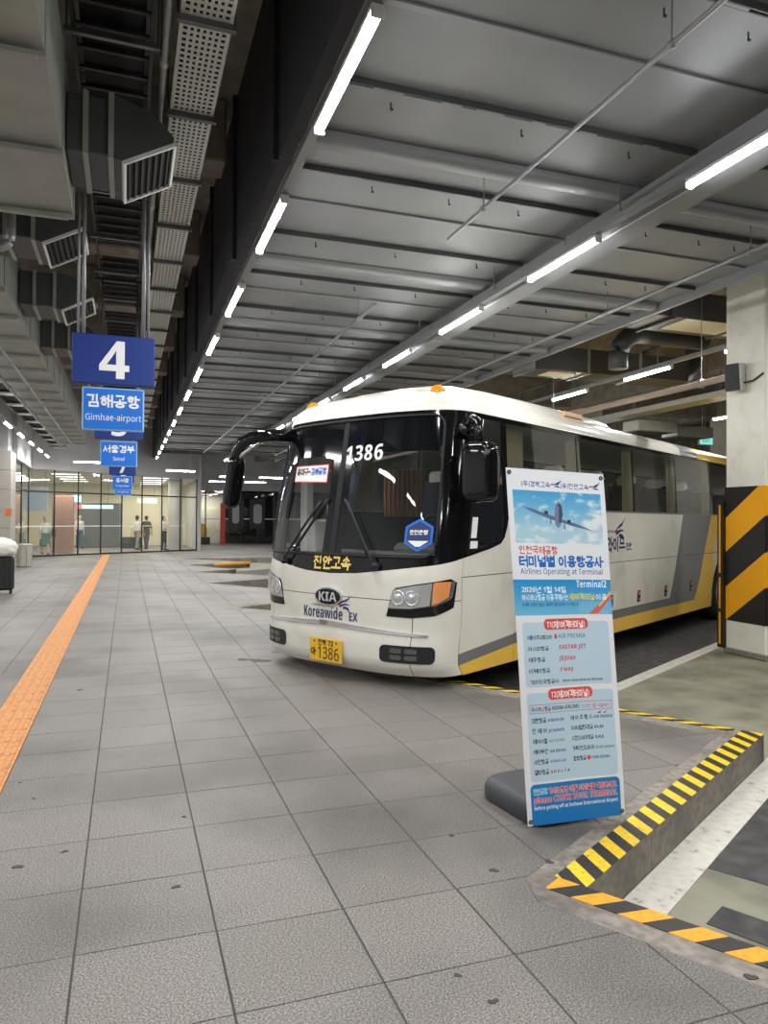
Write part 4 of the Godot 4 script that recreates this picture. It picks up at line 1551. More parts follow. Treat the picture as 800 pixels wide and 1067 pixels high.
func S(u: float, y: float, off := 0.0) -> Vector3:
	var p := plan(u)
	var q := plan(u + 0.01) - plan(u - 0.01)
	var n := Vector2(-q.y, q.x).normalized()
	if absf(u) < 0.001: n = Vector2(0, 1)
	if n.dot(Vector2(p.x, p.y + 3.0)) < 0: n = -n
	var w := curve(y, [[0.3, 0.975], [0.9, 1.0], [1.9, 1.0], [2.9, 0.955]])
	var zr := curve(y, [[0.28, -0.09], [0.36, -0.02], [0.42, 0.02], [0.62, 0.02], [0.72, 0.0], [1.25, 0.0], [2.9, -0.285], [3.1, -0.33]])
	var k := 1.0 - smoothstep(bus_u0 - 0.1, bus_u0 + 1.0, absf(u))
	return Vector3(p.x * w + n.x * off, y, p.y + zr * k + n.y * off)

# patch over the body: f maps (s,t) in 0..1 to (u,y); lip is the depth of the turned-in edge
func patch(st: SurfaceTool, f: Callable, ns: int, nt: int, off: float, lip := 0.012) -> void:
	var g := []
	for i in ns + 1:
		var row := []
		for j in nt + 1:
			var q: Vector2 = f.call(float(i) / ns, float(j) / nt)
			row.append([S(q.x, q.y, off), q])
		g.append(row)
	for i in ns:
		for j in nt:
			quad(st, g[i][j][0], g[i][j + 1][0], g[i + 1][j + 1][0], g[i + 1][j][0])
	if lip > 0.0:
		var back := func(e) -> Vector3: return S(e[1].x, e[1].y, off - lip)
		st.set_smooth_group(-1)
		for i in ns:
			quad(st, g[i][0][0], g[i + 1][0][0], back.call(g[i + 1][0]), back.call(g[i][0]))
			quad(st, g[i + 1][nt][0], g[i][nt][0], back.call(g[i][nt]), back.call(g[i + 1][nt]))
		for j in nt:
			quad(st, g[0][j + 1][0], g[0][j][0], back.call(g[0][j]), back.call(g[0][j + 1]))
			quad(st, g[ns][j][0], g[ns][j + 1][0], back.call(g[ns][j + 1]), back.call(g[ns][j]))
		st.set_smooth_group(0)

func bil(a: Vector2, b: Vector2, c: Vector2, d: Vector2) -> Callable:   # bottom-left, bottom-right, top-right, top-left
	return func(s: float, t: float) -> Vector2: return a.lerp(b, s).lerp(d.lerp(c, s), t)

func between(u0: float, u1: float, lo: Callable, hi: Callable) -> Callable:
	return func(s: float, t: float) -> Vector2:
		var u := lerpf(u0, u1, s)
		return Vector2(u, lerpf(lo.call(u), hi.call(u), t))

func spart(called: String, parent: Node, m: Material, f: Callable, ns: int, nt: int, off: float, lip := 0.012) -> MeshInstance3D:
	var st := mb(false)
	patch(st, f, ns, nt, off, lip)
	return obj(called, st, m, parent)

# patch of an arbitrary outline in (u,y), triangulated
func sshape(called: String, parent: Node, m: Material, poly: PackedVector2Array, off: float, lip := 0.012) -> MeshInstance3D:
	var st := mb(false)
	if Geometry2D.is_polygon_clockwise(poly):
		poly = poly.duplicate(); poly.reverse()
	var dense := PackedVector2Array()
	for i in poly.size():
		var e := poly[(i + 1) % poly.size()]
		var cnt := maxi(1, int(ceil(poly[i].distance_to(e) / 0.05)))
		for j in cnt: dense.append(poly[i].lerp(e, float(j) / cnt))
	poly = dense
	var c := Vector2.ZERO
	for p in poly: c += p / poly.size()
	var n := poly.size()
	var rings := 4
	for i in n:
		for k in rings:
			var a0: Vector2 = c.lerp(poly[i], float(k) / rings)
			var a1: Vector2 = c.lerp(poly[i], float(k + 1) / rings)
			var b0: Vector2 = c.lerp(poly[(i + 1) % n], float(k) / rings)
			var b1: Vector2 = c.lerp(poly[(i + 1) % n], float(k + 1) / rings)
			if k == 0: tri(st, S(a0.x, a0.y, off), S(b1.x, b1.y, off), S(a1.x, a1.y, off))
			else: quad(st, S(a0.x, a0.y, off), S(b0.x, b0.y, off), S(b1.x, b1.y, off), S(a1.x, a1.y, off))
	st.set_smooth_group(-1)
	for i in n:
		var a := poly[i]; var b := poly[(i + 1) % n]
		quad(st, S(a.x, a.y, off), S(b.x, b.y, off), S(b.x, b.y, off - lip), S(a.x, a.y, off - lip))
	return obj(called, st, m, parent)

func body_top(u: float) -> float:   # upper edge of the painted body
	var a := absf(u)
	return curve(a, [[0.0, 1.235], [0.35, 1.25], [0.8, 1.305], [1.2, 1.355], [bus_u0, 1.41], [bus_u0 + 0.5, 1.49], [bus_u0 + 0.7, 1.535], [bus_u0 + 0.78, 1.6], [bus_u0 + 0.84, 1.72], [bus_u0 + 0.88, 1.86], [bus_u0 + 0.95, 1.885], [30.0, 1.885]])

func arch(u: float, base: float) -> float:
	var z := -BD - (absf(u) - bus_u0)
	var y := base
	for zc in [-2.75, -8.92]:
		var d: float = z - zc
		if absf(d) < 0.62: y = maxf(y, 0.52 + sqrt(0.62 * 0.62 - d * d))
	return y

func bus() -> void:
	bus_plan_table()
	var o2 := DB * -5.145 - DA * -5.25
	var b := thing("coach_bus", "cream coach with black windscreen band parked nose-in at the platform", "bus", Vector3(o2.x, -0.2, o2.y), -BUS_TH)
	var U := bus_u0
	var END := 12.0
	# dark inner shell behind the panel gaps, floor, and rear
	var kk := func(c: float) -> Callable: return func(_u): return c
	for sd in [-1.0, 1.0]:
		spart("inner_shell", b, M.rubber, between(sd * 0.0, sd * (U + END - BD), func(u): return arch(u, 0.34), func(u): return body_top(u) - 0.01), 160, 3, -0.014, 0.0)
	var st := mb()
	box(st, Vector3(0, 0.42, -6.2), Vector3(2.3, 0.1, 11.4))
	obj("underbody", st, M.matte_black, b)
	st = mb()
	box(st, Vector3(0, 1.7, -11.96), Vector3(2.42, 2.8, 0.06))
	obj("rear_wall", st, M.cream, b)
	# front skin
	spart("front_panel", b, M.cream, between(-U - 0.0, U + 0.0, kk.call(1.02), body_top), 64, 6, 0.0)
	spart("bumper", b, M.cream, between(-ux(0.96), ux(0.96), kk.call(0.31), kk.call(1.012)), 48, 14, 0.0)
	for sd in [-1.0, 1.0]:
		spart("bumper_corner", b, M.cream, between(sd * (ux(0.96) + 0.008), sd * U, kk.call(0.31), kk.call(1.012)), 16, 14, 0.0)
	# side panels, both sides: upper belt and hinged luggage doors below
	for sd in [-1.0, 1.0]:
		spart("side_belt", b, M.cream, between(sd * (U + 0.008), sd * uz(-END + 0.05), kk.call(1.236), body_top), 120, 3, 0.0)
		var seams := [-BD - 0.008, -1.5, -3.42, -4.39, -5.45, -6.52, -7.6, -9.7, -10.8, -11.95]
		for i in seams.size() - 1:
			var ua := uz(seams[i] - 0.004)
			var ub := uz(seams[i + 1] + 0.004)
			var pn := spart("luggage_door" if i in [2, 3, 4, 5] else "side_panel", b, M.cream, between(sd * ua, sd * ub, func(u): return arch(u, 0.6), kk.call(1.228)), 40 if i in [1, 6] else 8, 3, 0.0)
			var zg := func(u): return curve(absf(u), [[uz(-0.5), 0.51], [uz(-1.5), 0.592], [40.0, 0.592]])
			var zy := func(u): return curve(absf(u), [[uz(-0.5), 0.40], [uz(-1.5), 0.485], [40.0, 0.485]])
			if i == 0:
				spart("door_foot", pn, M.cream, between(sd * ua, sd * ub, zg, func(u): return 0.6), 8, 1, 0.0)
			spart("grey_stripe", pn, M.bus_grey, between(sd * ua, sd * ub, func(u): return maxf(arch(u, 0.3), zy.call(u)), func(u): return maxf(arch(u, 0.3), zg.call(u))), 40 if i in [1, 6] else 8, 1, 0.0)
			spart("yellow_stripe", pn, M.bus_yellow, between(sd * ua, sd * ub, func(u): return arch(u, 0.3), func(u): return maxf(arch(u, 0.3), zy.call(u))), 40 if i in [1, 6] else 8, 2, 0.0)
			if i in [3, 4, 5, 2]:
				var lz: float = [0, 0, -3.95, -4.9, -5.97, -7.12][i]
				sshape("latch", pn, M.matte_black, rrect(sd * uz(lz) - 0.05, 0.65, sd * uz(lz) + 0.05, 0.81, 0.02), 0.008)
				sshape("latch_tab", pn, M.orange_tag, rrect(sd * uz(lz) - 0.035, 0.745, sd * uz(lz) + 0.035, 0.795, 0.01), 0.013)
				sshape("latch_bar", pn, M.chrome, rrect(sd * uz(lz) - 0.035, 0.68, sd * uz(lz) + 0.035, 0.70, 0.005), 0.014)
		# livery sweep: grey then yellow, rising towards the rear
		var Z := func(z: float, y: float) -> Vector2: return Vector2(sd * uz(z), y)
		spart("livery_grey_lower", b, M.bus_grey, bil(Z.call(-6.15, 0.592), Z.call(-7.42, 0.592), Z.call(-7.78, 1.226), Z.call(-6.45, 1.226)), 10, 6, 0.003, 0.004)
		spart("livery_grey_upper", b, M.bus_grey, bil(Z.call(-6.455, 1.238), Z.call(-7.785, 1.238), Z.call(-8.2, 1.884), Z.call(-6.72, 1.884)), 10, 4, 0.003, 0.004)
		spart("livery_yellow_lower", b, M.bus_yellow, func(s: float, t: float) -> Vector2:
			var y := lerpf(0.485, 1.226, t)
			var za := lerpf(-7.36, -7.78, t)
			var zb := minf(za - 0.05, lerpf(-8.3, -8.35, t))
			var u := uz(lerpf(za, zb, s))
			return Vector2(sd * u, y), 10, 10, 0.003, 0.004)
		spart("livery_yellow_upper", b, M.bus_yellow, bil(Z.call(-7.785, 1.238), Z.call(-8.3, 1.238), Z.call(-8.75, 1.884), Z.call(-8.2, 1.884)), 8, 4, 0.003, 0.004)
		# wheel arch lips
		for zc in [-2.75, -8.92]:
			var al := mb(false)
			var pts := []
			for i in 19:
				var a := PI * i / 18.0
				pts.append(Vector3(sd * 1.235, 0.52 + 0.63 * sin(a), zc + 0.63 * cos(a)))
			tube(al, pts, 0.018, 6)
			obj("wheel_arch_lip", al, M.rubber, b)
	# fuel flap, side lamp
	spart("fuel_flap", b, M.cream, bil(Vector2(uz(-4.08), 0.63), Vector2(uz(-4.3), 0.63), Vector2(uz(-4.3), 0.84), Vector2(uz(-4.08), 0.84)), 3, 3, 0.006, 0.006)
	# window band: black surround with see-through openings
	var T := 2.83
	var wl := 1.44
	var wt := 2.43
	var ue := ux(1.12)
	spart("windscreen_sill", b, M.gloss_black, between(-U, U, func(u): return body_top(u) + 0.004, func(u): return maxf(wl, body_top(u) + 0.006)), 60, 3, -0.002)
	spart("windscreen_header", b, M.shade_glass, between(-ue - 0.06, -0.035, kk.call(wt), kk.call(2.79)), 30, 5, -0.002)
	spart("windscreen_header", b, M.shade_glass, between(0.035, ue, kk.call(wt), kk.call(2.79)), 30, 5, -0.002)
	spart("header_trim", b, M.gloss_black, between(-U, U, kk.call(2.79), kk.call(T)), 50, 1, -0.001)
	spart("windscreen_divider", b, M.rubber, between(-0.035, 0.035, kk.call(wl), kk.call(2.79)), 2, 10, 0.003)
	spart("dark_band", b, M.gloss_black, between(0.035, 0.12, kk.call(wl), kk.call(wt)), 2, 8, -0.002)
	spart("dark_band", b, M.gloss_black, between(-0.14, -0.035, kk.call(wl), kk.call(wt)), 2, 8, -0.002)
	spart("windscreen_pane", b, M.windscreen, between(-ue - 0.06, -0.14, kk.call(wl), kk.call(wt)), 30, 10, -0.002, 0.006)
	spart("windscreen_pane", b, M.windscreen, between(0.12, ue, kk.call(wl), kk.call(wt)), 30, 10, -0.002, 0.006)
	spart("front_pillar", b, M.gloss_black, between(ue, uz(-0.56), func(u): return body_top(u) + 0.004, kk.call(2.79)), 14, 10, 0.0)
	spart("front_pillar", b, M.gloss_black, between(-ue - 0.06, -uz(-0.5), func(u): return body_top(u) + 0.004, kk.call(2.79)), 14, 10, 0.0)
	# rubber frame round the windscreen
	var fr := mb(false)
	var loop := []
	for q in rrect(-ue - 0.04, wl - 0.02, ue, 2.78, 0.12, 5): loop.append(q)
	var lp := []
	for i in loop.size():
		var a: Vector2 = loop[i]
		var c: Vector2 = loop[(i + 1) % loop.size()]
		var n := maxi(1, int(a.distance_to(c) / 0.08))
		for k in n:
			var m := a.lerp(c, float(k) / n)
			lp.append(S(m.x, m.y, 0.004))
	lp.append(lp[0])
	tube(fr, lp, 0.014, 6, false)
	obj("windscreen_rubber", fr, M.rubber, b)
	# side windows
	for sd in [-1.0, 1.0]:
		spart("window_header", b, M.gloss_black, between(sd * U, sd * uz(-11.9), kk.call(2.78), kk.call(T)), 60, 1, -0.002)
		spart("driver_window", b, M.side_glass_clear, between(sd * uz(-0.56), sd * uz(-1.24), func(u): return body_top(u) + 0.03, kk.call(2.78)), 14, 8, -0.004, 0.006)
		spart("driver_sill", b, M.gloss_black, between(sd * uz(-0.5), sd * uz(-1.34), func(u): return body_top(u) + 0.003, func(u): return body_top(u) + 0.03), 24, 1, 0.0)
		var posts := [-1.24, -3.0, -4.72, -6.45, -8.2, -9.95, -11.85]
		for i in posts.size():
			spart("window_post", b, M.gloss_black, between(sd * uz(posts[i]), sd * uz(posts[i] - (0.12 if i == 0 else 0.03)), func(u): return body_top(u) + 0.003, kk.call(2.78)), 4, 8, -0.001)
			if i + 1 < posts.size():
				spart("side_window", b, M.side_glass, between(sd * uz(posts[i] - (0.12 if i == 0 else 0.03)), sd * uz(posts[i + 1]), func(u): return body_top(u) + 0.02, kk.call(2.78)), 16, 8, -0.006, 0.006)
		spart("window_seal", b, M.chrome_dull, between(sd * uz(-1.4), sd * uz(-11.9), kk.call(1.886), kk.call(1.906)), 60, 1, 0.002)
		var rest := spart("rear_quarter", b, M.cream, between(sd * uz(-11.87), sd * uz(-11.98), kk.call(0.4), kk.call(T)), 2, 6, 0.0)
	# roof
	var rz := [[-0.0, -6.74, M.cream], [-6.74, -7.6, M.bus_grey], [-7.6, -12.0, M.bus_yellow]]
	var hh := func(u): return 0.30
	for seg in rz:
		var r := mb(false)
		for sd in [-1.0, 1.0]:
			var ua := 0.0 if seg[0] > -0.1 else uz(seg[0])
			var ub := uz(seg[1])
			var ns := 60 if seg[0] > -0.1 else 12
			var g := []
			for i in ns + 1:
				var u: float = lerpf(ua, ub, float(i) / ns)
				var e := S(sd * u, T)
				var zs := minf(e.z, -1.25)
				var row := [S(sd * u, T - 0.005, 0.012), S(sd * u, T + 0.012, 0.016)]
				for k in 11:
					var ph := PI / 2 * k / 10.0
					var cx := pow(cos(ph), 0.62)
					row.append(Vector3(e.x * cx if k < 10 and i > 0 or k < 10 and ua > 0.0 else 0.0, T + 0.015 + 0.285 * pow(sin(ph), 0.85), e.z + (zs - e.z) * (1.0 - cx)))
				g.append(row)
			for i in ns:
				for j in g[0].size() - 1:
					if sd > 0: quad(r, g[i][j], g[i][j + 1], g[i + 1][j + 1], g[i + 1][j])
					else: quad(r, g[i][j], g[i + 1][j], g[i + 1][j + 1], g[i][j + 1])
		obj("roof", r, seg[2], b)
	# roof air unit
	st = mb(false)
	var prof := []
	for k in 17:
		var t := PI * k / 16.0
		prof.append(Vector2(signf(cos(t)) * pow(absf(cos(t)), 0.55) * 0.98, 0.33 * pow(sin(t), 0.42)))
	var secs := [[-0.7, 0.3, 0.8], [-0.85, 0.72, 0.93], [-1.1, 0.9, 0.98], [-1.6, 0.97, 1.0], [-2.6, 1.0, 1.0], [-4.2, 0.98, 1.0], [-4.55, 0.92, 1.0], [-4.75, 0.78, 0.99], [-4.87, 0.5, 0.98], [-4.92, 0.0, 0.97]]
	for i in secs.size() - 1:
		for j in prof.size() - 1:
			var q := []
			for e in [[i, j], [i, j + 1], [i + 1, j + 1], [i + 1, j]]:
				var sc: Array = secs[e[0]]
				var p: Vector2 = prof[e[1]]
				var xx: float = p.x * sc[2]
				q.append(Vector3(xx, 2.88 + 0.05 * (1.0 - xx * xx) + p.y * sc[1], sc[0]))
			quad(st, q[0], q[1], q[2], q[3])
	var ac := obj("roof_air_unit", st, M.cream, b)
	st = mb()
	box(st, Vector3(0.965, 3.03, -2.9), Vector3(0.03, 0.03, 3.2))
	obj("vent_slot", st, M.bus_grey, ac)
	st = mb()
	box(st, Vector3(0.958, 3.11, -3.4), Vector3(0.03, 0.06, 0.5), Basis(Vector3.BACK, 0.3))
	obj("amber_panel", st, M.amber_dull, ac)
	# roof marker lamps
	for sd in [-1.0, 1.0]:
		st = mb(false)
		lathe(st, [Vector2(0.0, 0.085), Vector2(0.05, 0.075), Vector2(0.075, 0.04), Vector2(0.085, 0.0)], Vector3(sd * 0.87, 3.02, -0.62), Vector3(sd * 0.35, 0.6, 0.7), 14)
		obj("marker_lamp", st, M.amber, b)
	# headlamps
	for sd in [-1.0, 1.0]:
		var X := func(x: float, y: float) -> Vector2: return Vector2(sd * ux(x), y)
		var h := Node3D.new()
		h.name = "headlamp"
		b.add_child(h, true)
		sshape("lamp_housing", h, M.gloss_black, PackedVector2Array([X.call(0.71, 0.865), X.call(0.95, 0.86), X.call(1.14, 0.885), X.call(1.235, 0.96), X.call(1.242, 1.19), X.call(1.225, 1.225), X.call(1.0, 1.175), X.call(0.8, 1.135), X.call(0.77, 1.1)]), 0.006)
		sshape("reflector", h, M.lamp_glass, PackedVector2Array([X.call(0.735, 0.945), X.call(0.95, 0.95), X.call(1.1, 0.98), X.call(1.12, 1.187), X.call(0.95, 1.155), X.call(0.8, 1.12)]), 0.012)
		sshape("indicator", h, M.amber, PackedVector2Array([X.call(1.115, 0.985), X.call(1.16, 1.005), X.call(1.215, 1.06), X.call(1.225, 1.2), X.call(1.17, 1.197), X.call(1.13, 1.19)]), 0.014)
		for lx in [0.83, 0.96]:
			var c := S(sd * ux(lx), 1.045, 0.014)
			var nn := (S(sd * ux(lx), 1.045, 0.1) - S(sd * ux(lx), 1.045, 0.0)).normalized()
			var d := mb(false)
			lathe(d, [Vector2(0.074, 0.0), Vector2(0.07, 0.012), Vector2(0.06, 0.008), Vector2(0.045, 0.004), Vector2(0.03, 0.012), Vector2(0.0, 0.02)], c, nn, 20)
			obj("lamp_bowl", d, M.chrome, h)
		sshape("lens", h, M.lens, PackedVector2Array([X.call(0.73, 0.94), X.call(0.95, 0.945), X.call(1.15, 0.985), X.call(1.225, 1.05), X.call(1.235, 1.205), X.call(1.0, 1.168), X.call(0.8, 1.128)]), 0.03, 0.018)
		# fog lamp
		var fg := Node3D.new()
		fg.name = "fog_lamp"
		b.add_child(fg, true)
		var fu := func(x: float) -> float: return sd * ux(x)
		var x0: float = minf(fu.call(0.66), fu.call(1.16))
		var x1: float = maxf(fu.call(0.66), fu.call(1.16))
		sshape("bezel", fg, M.matte_black, rrect(x0, 0.44, x1, 0.6, 0.05), 0.006)
		for ix in 2:
			for iy in 2:
				var cx: float = fu.call(0.83 + 0.14 * ix)
				var cy := 0.49 + 0.062 * iy
				sshape("lamp_cell", fg, M.lamp_glass_dark, rrect(cx - 0.06, cy - 0.022, cx + 0.06, cy + 0.022, 0.015), 0.012)
	# chrome strip across the bumper
	st = mb(false)
	patch(st, func(s: float, t: float) -> Vector2:
		var u := lerpf(-ux(1.13), ux(1.1), s)
		var y := 0.745 - 0.045 * absf(u) / 1.1
		return Vector2(u, y + 0.036 * (t - 0.5) * (1.3 - 0.8 * absf(u) / 1.2)), 40, 3, 0.014, 0.016)
	obj("chrome_strip", st, M.chrome, b)
	# badge
	var bd := Node3D.new()
	bd.name = "front_badge"
	b.add_child(bd, true)
	var el := func(rx: float, ry: float) -> PackedVector2Array:
		var p := PackedVector2Array()
		for i in 28: p.append(Vector2(cos(TAU * i / 28) * rx, 1.005 + sin(TAU * i / 28) * ry))
		return p
	sshape("badge_rim", bd, M.chrome, el.call(0.185, 0.092), 0.022, 0.03)
	sshape("badge_field", bd, M.gloss_black, el.call(0.168, 0.078), 0.027, 0.01)
	var onf := func(u: float, y: float, off: float) -> Callable: return func(p: Vector2) -> Vector3: return S(u + p.x, y + p.y, off)
	lettering("badge_letters", "KIA", 0.125, M.chrome_letter, bd, onf.call(0.0, 0.96, 0.032), true, 0.1, 0.5, 1.25)
	# livery lettering on the front
	lettering("lettering", "Koreawide", 0.15, M.navy_ink, b, onf.call(-0.375, 0.785, 0.003), true, 0.1, 0.0, 0.735)
	lettering("lettering", "EX", 0.115, M.navy_ink, b, onf.call(0.262, 0.785, 0.003), true, 0.1, 0.0, 0.85)
	lettering("small_lettering", "KOREAWIDE JINAN", 0.03, M.navy_ink, b, onf.call(-0.24, 0.9, 0.003), false, 0.1, 0.0)
	swoosh(b, onf.call(0.2, 0.925, 0.003), 0.19)
	st = mb()
	for q in [[Vector2(-0.1, 0.72), Vector2(-0.0, 0.765)]]:
		patch(st, bil(Vector2(-0.12, 0.725), Vector2(-0.02, 0.725), Vector2(-0.02, 0.765), Vector2(-0.12, 0.765)), 2, 2, 0.018, 0.02)
	obj("latch_cover", st, M.bus_grey, b)
	# name on the black sill
	lettering("gold_lettering", "진안고속", 0.135, M.gold_ink, b, onf.call(0.02, 1.295, 0.004), true, 0.15)
	# fleet number
	for i in 4: lettering("fleet_digit", "1386"[i], 0.215, M.white_ink, b, onf.call(0.08 + 0.127 * i, 2.36, 0.002), true)
	# number plate
	var np := Node3D.new()
	np.name = "number_plate"
	b.add_child(np, true)
	st = mb()
	cbox(st, Vector3(0, 0.475, 0.045), Vector3(0.44, 0.225, 0.015), 0.004)
	obj("plate", st, M.plate_y, np)
	var onp := func(x: float, y: float) -> Callable: return func(p: Vector2) -> Vector3: return Vector3(x + p.x, y + p.y, 0.0545)
	lettering("plate_lettering", "전북", 0.062, M.black_ink, np, onp.call(-0.04, 0.528), true, 0.13)
	lettering("plate_lettering", "72", 0.07, M.black_ink, np, onp.call(0.075, 0.523), true)
	lettering("plate_lettering", "아", 0.085, M.black_ink, np, onp.call(-0.16, 0.425), true, 0.13)
	lettering("plate_number", "1386", 0.165, M.black_ink, np, onp.call(0.04, 0.388), false, 0.1, 0.5, 0.84)
	st = mb(false)
	for x in [-0.15, 0.15]: lathe(st, [Vector2(0.0, 0.004), Vector2(0.01, 0.002), Vector2(0.011, 0.0)], Vector3(x, 0.555, 0.053), Vector3(0, 0, 1), 8)
	obj("plate_bolt", st, M.black_ink, np)
	# side lettering
	for sd in [1.0]:
		var ons := func(z: float, y: float) -> Callable: return func(p: Vector2) -> Vector3: return S(uz(z) + p.x, y + p.y, 0.003)
		lettering("side_lettering", "코리아와이드", 0.21, M.navy_ink, b, ons.call(-3.18, 1.4, ), true, 0.13, 0.0)
		lettering("side_lettering", "진안", 0.1, M.navy_ink, b, ons.call(-4.42, 1.4), true, 0.13, 0.0)
		lettering("side_lettering", "KOREAWIDE JINAN", 0.05, M.navy_ink, b, ons.call(-3.75, 1.62), false, 0.1, 0.0)
		swoosh(b, ons.call(-4.2, 1.62), 0.36)
	# wipers
	for w in [[-0.7, 1.33, -0.2, 1.95], [0.6, 1.33, 0.18, 1.95]]:
		var wn := Node3D.new()
		wn.name = "wiper"
		b.add_child(wn, true)
		var a := Vector2(ux(w[0]), w[1])
		var c := Vector2(ux(w[2]), w[3])
		var side := 0.05 * signf(w[0])
		st = mb(false)
		var pp := []
		for i in 7:
			var m := a.lerp(c, i / 6.0)
			pp.append(S(m.x, m.y, 0.055))
		tube(st, pp, 0.013, 6)
		obj("wiper_arm", st, M.matte_black, wn)
		st = mb(false)
		pp = []
		for i in 9:
			var m := a.lerp(c, 0.18 + 0.86 * i / 8.0) + Vector2(-side, 0)
			pp.append(S(m.x, m.y, 0.02))
		tube(st, pp, 0.014, 6)
		obj("wiper_blade", st, M.rubber, wn)
		st = mb(false)
		lathe(st, [Vector2(0.035, 0.0), Vector2(0.035, 0.05), Vector2(0.02, 0.07), Vector2(0.0, 0.072)], S(a.x, a.y, 0.0), Vector3(0, 0.1, 1), 12)
		obj("wiper_pivot", st, M.matte_black, wn)
	# route card, hexagonal sticker, licence stickers
	var on2 := func(u: float, y: float, off: float) -> Callable: return func(p: Vector2) -> Vector3: return S(u + p.x, y + p.y, off)
	var cu := ux(-0.46)
	spart("route_card", b, M.card_red, bil(Vector2(cu - 0.3, 2.17), Vector2(cu + 0.26, 2.15), Vector2(cu + 0.26, 2.345), Vector2(cu - 0.3, 2.345)), 6, 2, 0.004, 0.004)
	spart("route_card_face", b, M.white_ink, bil(Vector2(cu - 0.29, 2.18), Vector2(cu + 0.25, 2.16), Vector2(cu + 0.25, 2.335), Vector2(cu - 0.29, 2.335)), 6, 2, 0.006, 0.003)
	lettering("card_lettering", "동대구", 0.075, M.black_ink, b, on2.call(cu - 0.16, 2.255, 0.009), true, 0.15)
	lettering("card_lettering", "김해공항", 0.075, M.blue_ink, b, on2.call(cu + 0.115, 2.25, 0.009), true, 0.15, 0.5, 0.85)
	spart("card_arrow", b, M.red_ink, bil(Vector2(cu - 0.06, 2.265), Vector2(cu - 0.02, 2.265), Vector2(cu - 0.02, 2.285), Vector2(cu - 0.06, 2.285)), 1, 1, 0.009, 0.002)
	var hu := ux(0.975)
	var hex := func(r: float) -> PackedVector2Array:
		var p := PackedVector2Array()
		for i in 6: p.append(Vector2(hu + sin(TAU * i / 6) * r, 1.63 + cos(TAU * i / 6) * r))
		return p
	sshape("hexagon_sticker", b, M.sign_blue, hex.call(0.155), 0.004, 0.003)
	sshape("sticker_inner", b, M.navy_ink, hex.call(0.13), 0.006, 0.003)
	sshape("sticker_band", b, M.sign_white, PackedVector2Array([Vector2(hu - 0.1, 1.575), Vector2(hu + 0.1, 1.575), Vector2(hu + 0.02, 1.52), Vector2(hu - 0.02, 1.52)]), 0.008, 0.002)
	lettering("sticker_lettering", "안전운행", 0.045, M.sign_white, b, on2.call(hu, 1.64, 0.01), true, 0.16)
	spart("door_notice", b, M.white_ink, bil(Vector2(uz(-0.6), 1.6), Vector2(uz(-0.7), 1.6), Vector2(uz(-0.7), 1.8), Vector2(uz(-0.6), 1.8)), 2, 2, 0.003, 0.003)
	spart("door_notice", b, M.white_ink, bil(Vector2(uz(-0.6), 1.5), Vector2(uz(-0.73), 1.5), Vector2(uz(-0.73), 1.57), Vector2(uz(-0.6), 1.57)), 2, 2, 0.003, 0.003)
	# mirrors
	var mr := Node3D.new()
	mr.name = "mirror"
	b.add_child(mr, true)
	st = mb(false)
	rounded_block(st, Vector3(1.5, 2.21, -0.42), Vector3(0.3, 0.56, 0.24), 0.09)
	obj("mirror_housing", st, M.gloss_black, mr)
	st = mb(false)
	tube(st, [Vector3(1.15, 2.68, -0.62), Vector3(1.36, 2.72, -0.52), Vector3(1.46, 2.68, -0.45), Vector3(1.47, 2.45, -0.43)], 0.045, 10)
	tube(st, [Vector3(1.17, 2.62, -0.62), Vector3(1.28, 2.66, -0.56)], 0.085, 12)
	obj("mirror_arm", st, M.gloss_black, mr)
	st = mb(false)
	rounded_block(st, Vector3(1.5, 2.21, -0.545), Vector3(0.25, 0.5, 0.02), 0.01)
	obj("mirror_glass", st, M.chrome, mr)
	mr = Node3D.new()
	mr.name = "mirror"
	b.add_child(mr, true)
	st = mb(false)
	var mp := []
	for q in [[-1.0, 2.72, -0.42], [-1.15, 2.71, -0.2], [-1.28, 2.68, -0.06], [-1.38, 2.62, -0.01], [-1.45, 2.52, 0.0], [-1.49, 2.4, 0.0]]: mp.append(Vector3(q[0], q[1], q[2]))
	tube(st, mp, 0.072, 12)
	obj("mirror_arm", st, M.gloss_black, mr)
	st = mb(false)
	rounded_block(st, Vector3(-1.52, 2.19, 0.0), Vector3(0.13, 0.6, 0.2), 0.06, Basis(Vector3.FORWARD, 0.2))
	obj("mirror_housing", st, M.gloss_black, mr)
	st = mb(false)
	tube(st, [Vector3(-1.2, 2.66, -0.14), Vector3(-1.34, 2.5, 0.02), Vector3(-1.47, 2.42, 0.0)], 0.02, 8)
	obj("mirror_stay", st, M.chrome, mr)
	# wheels
	for zc in [-2.75, -8.92]:
		for sd in [-1.0, 1.0]:
			var wh := Node3D.new()
			wh.name = "wheel"
			b.add_child(wh, true)
			var ctr := Vector3(sd * 1.05, 0.5, zc)
			st = mb(false)
			lathe(st, [Vector2(0.29, 0.14), Vector2(0.33, 0.16), Vector2(0.46, 0.15), Vector2(0.495, 0.11), Vector2(0.5, 0.0), Vector2(0.495, -0.11), Vector2(0.46, -0.15), Vector2(0.29, -0.14)], ctr, Vector3(sd, 0, 0), 36)
			obj("tyre", st, M.tyre, wh)
			st = mb(false)
			lathe(st, [Vector2(0.3, 0.14), Vector2(0.27, 0.145), Vector2(0.26, 0.1), Vector2(0.16, 0.06), Vector2(0.14, 0.12), Vector2(0.08, 0.15), Vector2(0.0, 0.155)], ctr, Vector3(sd, 0, 0), 28)
			obj("rim", st, M.hub, wh)
	bus_inside(b)

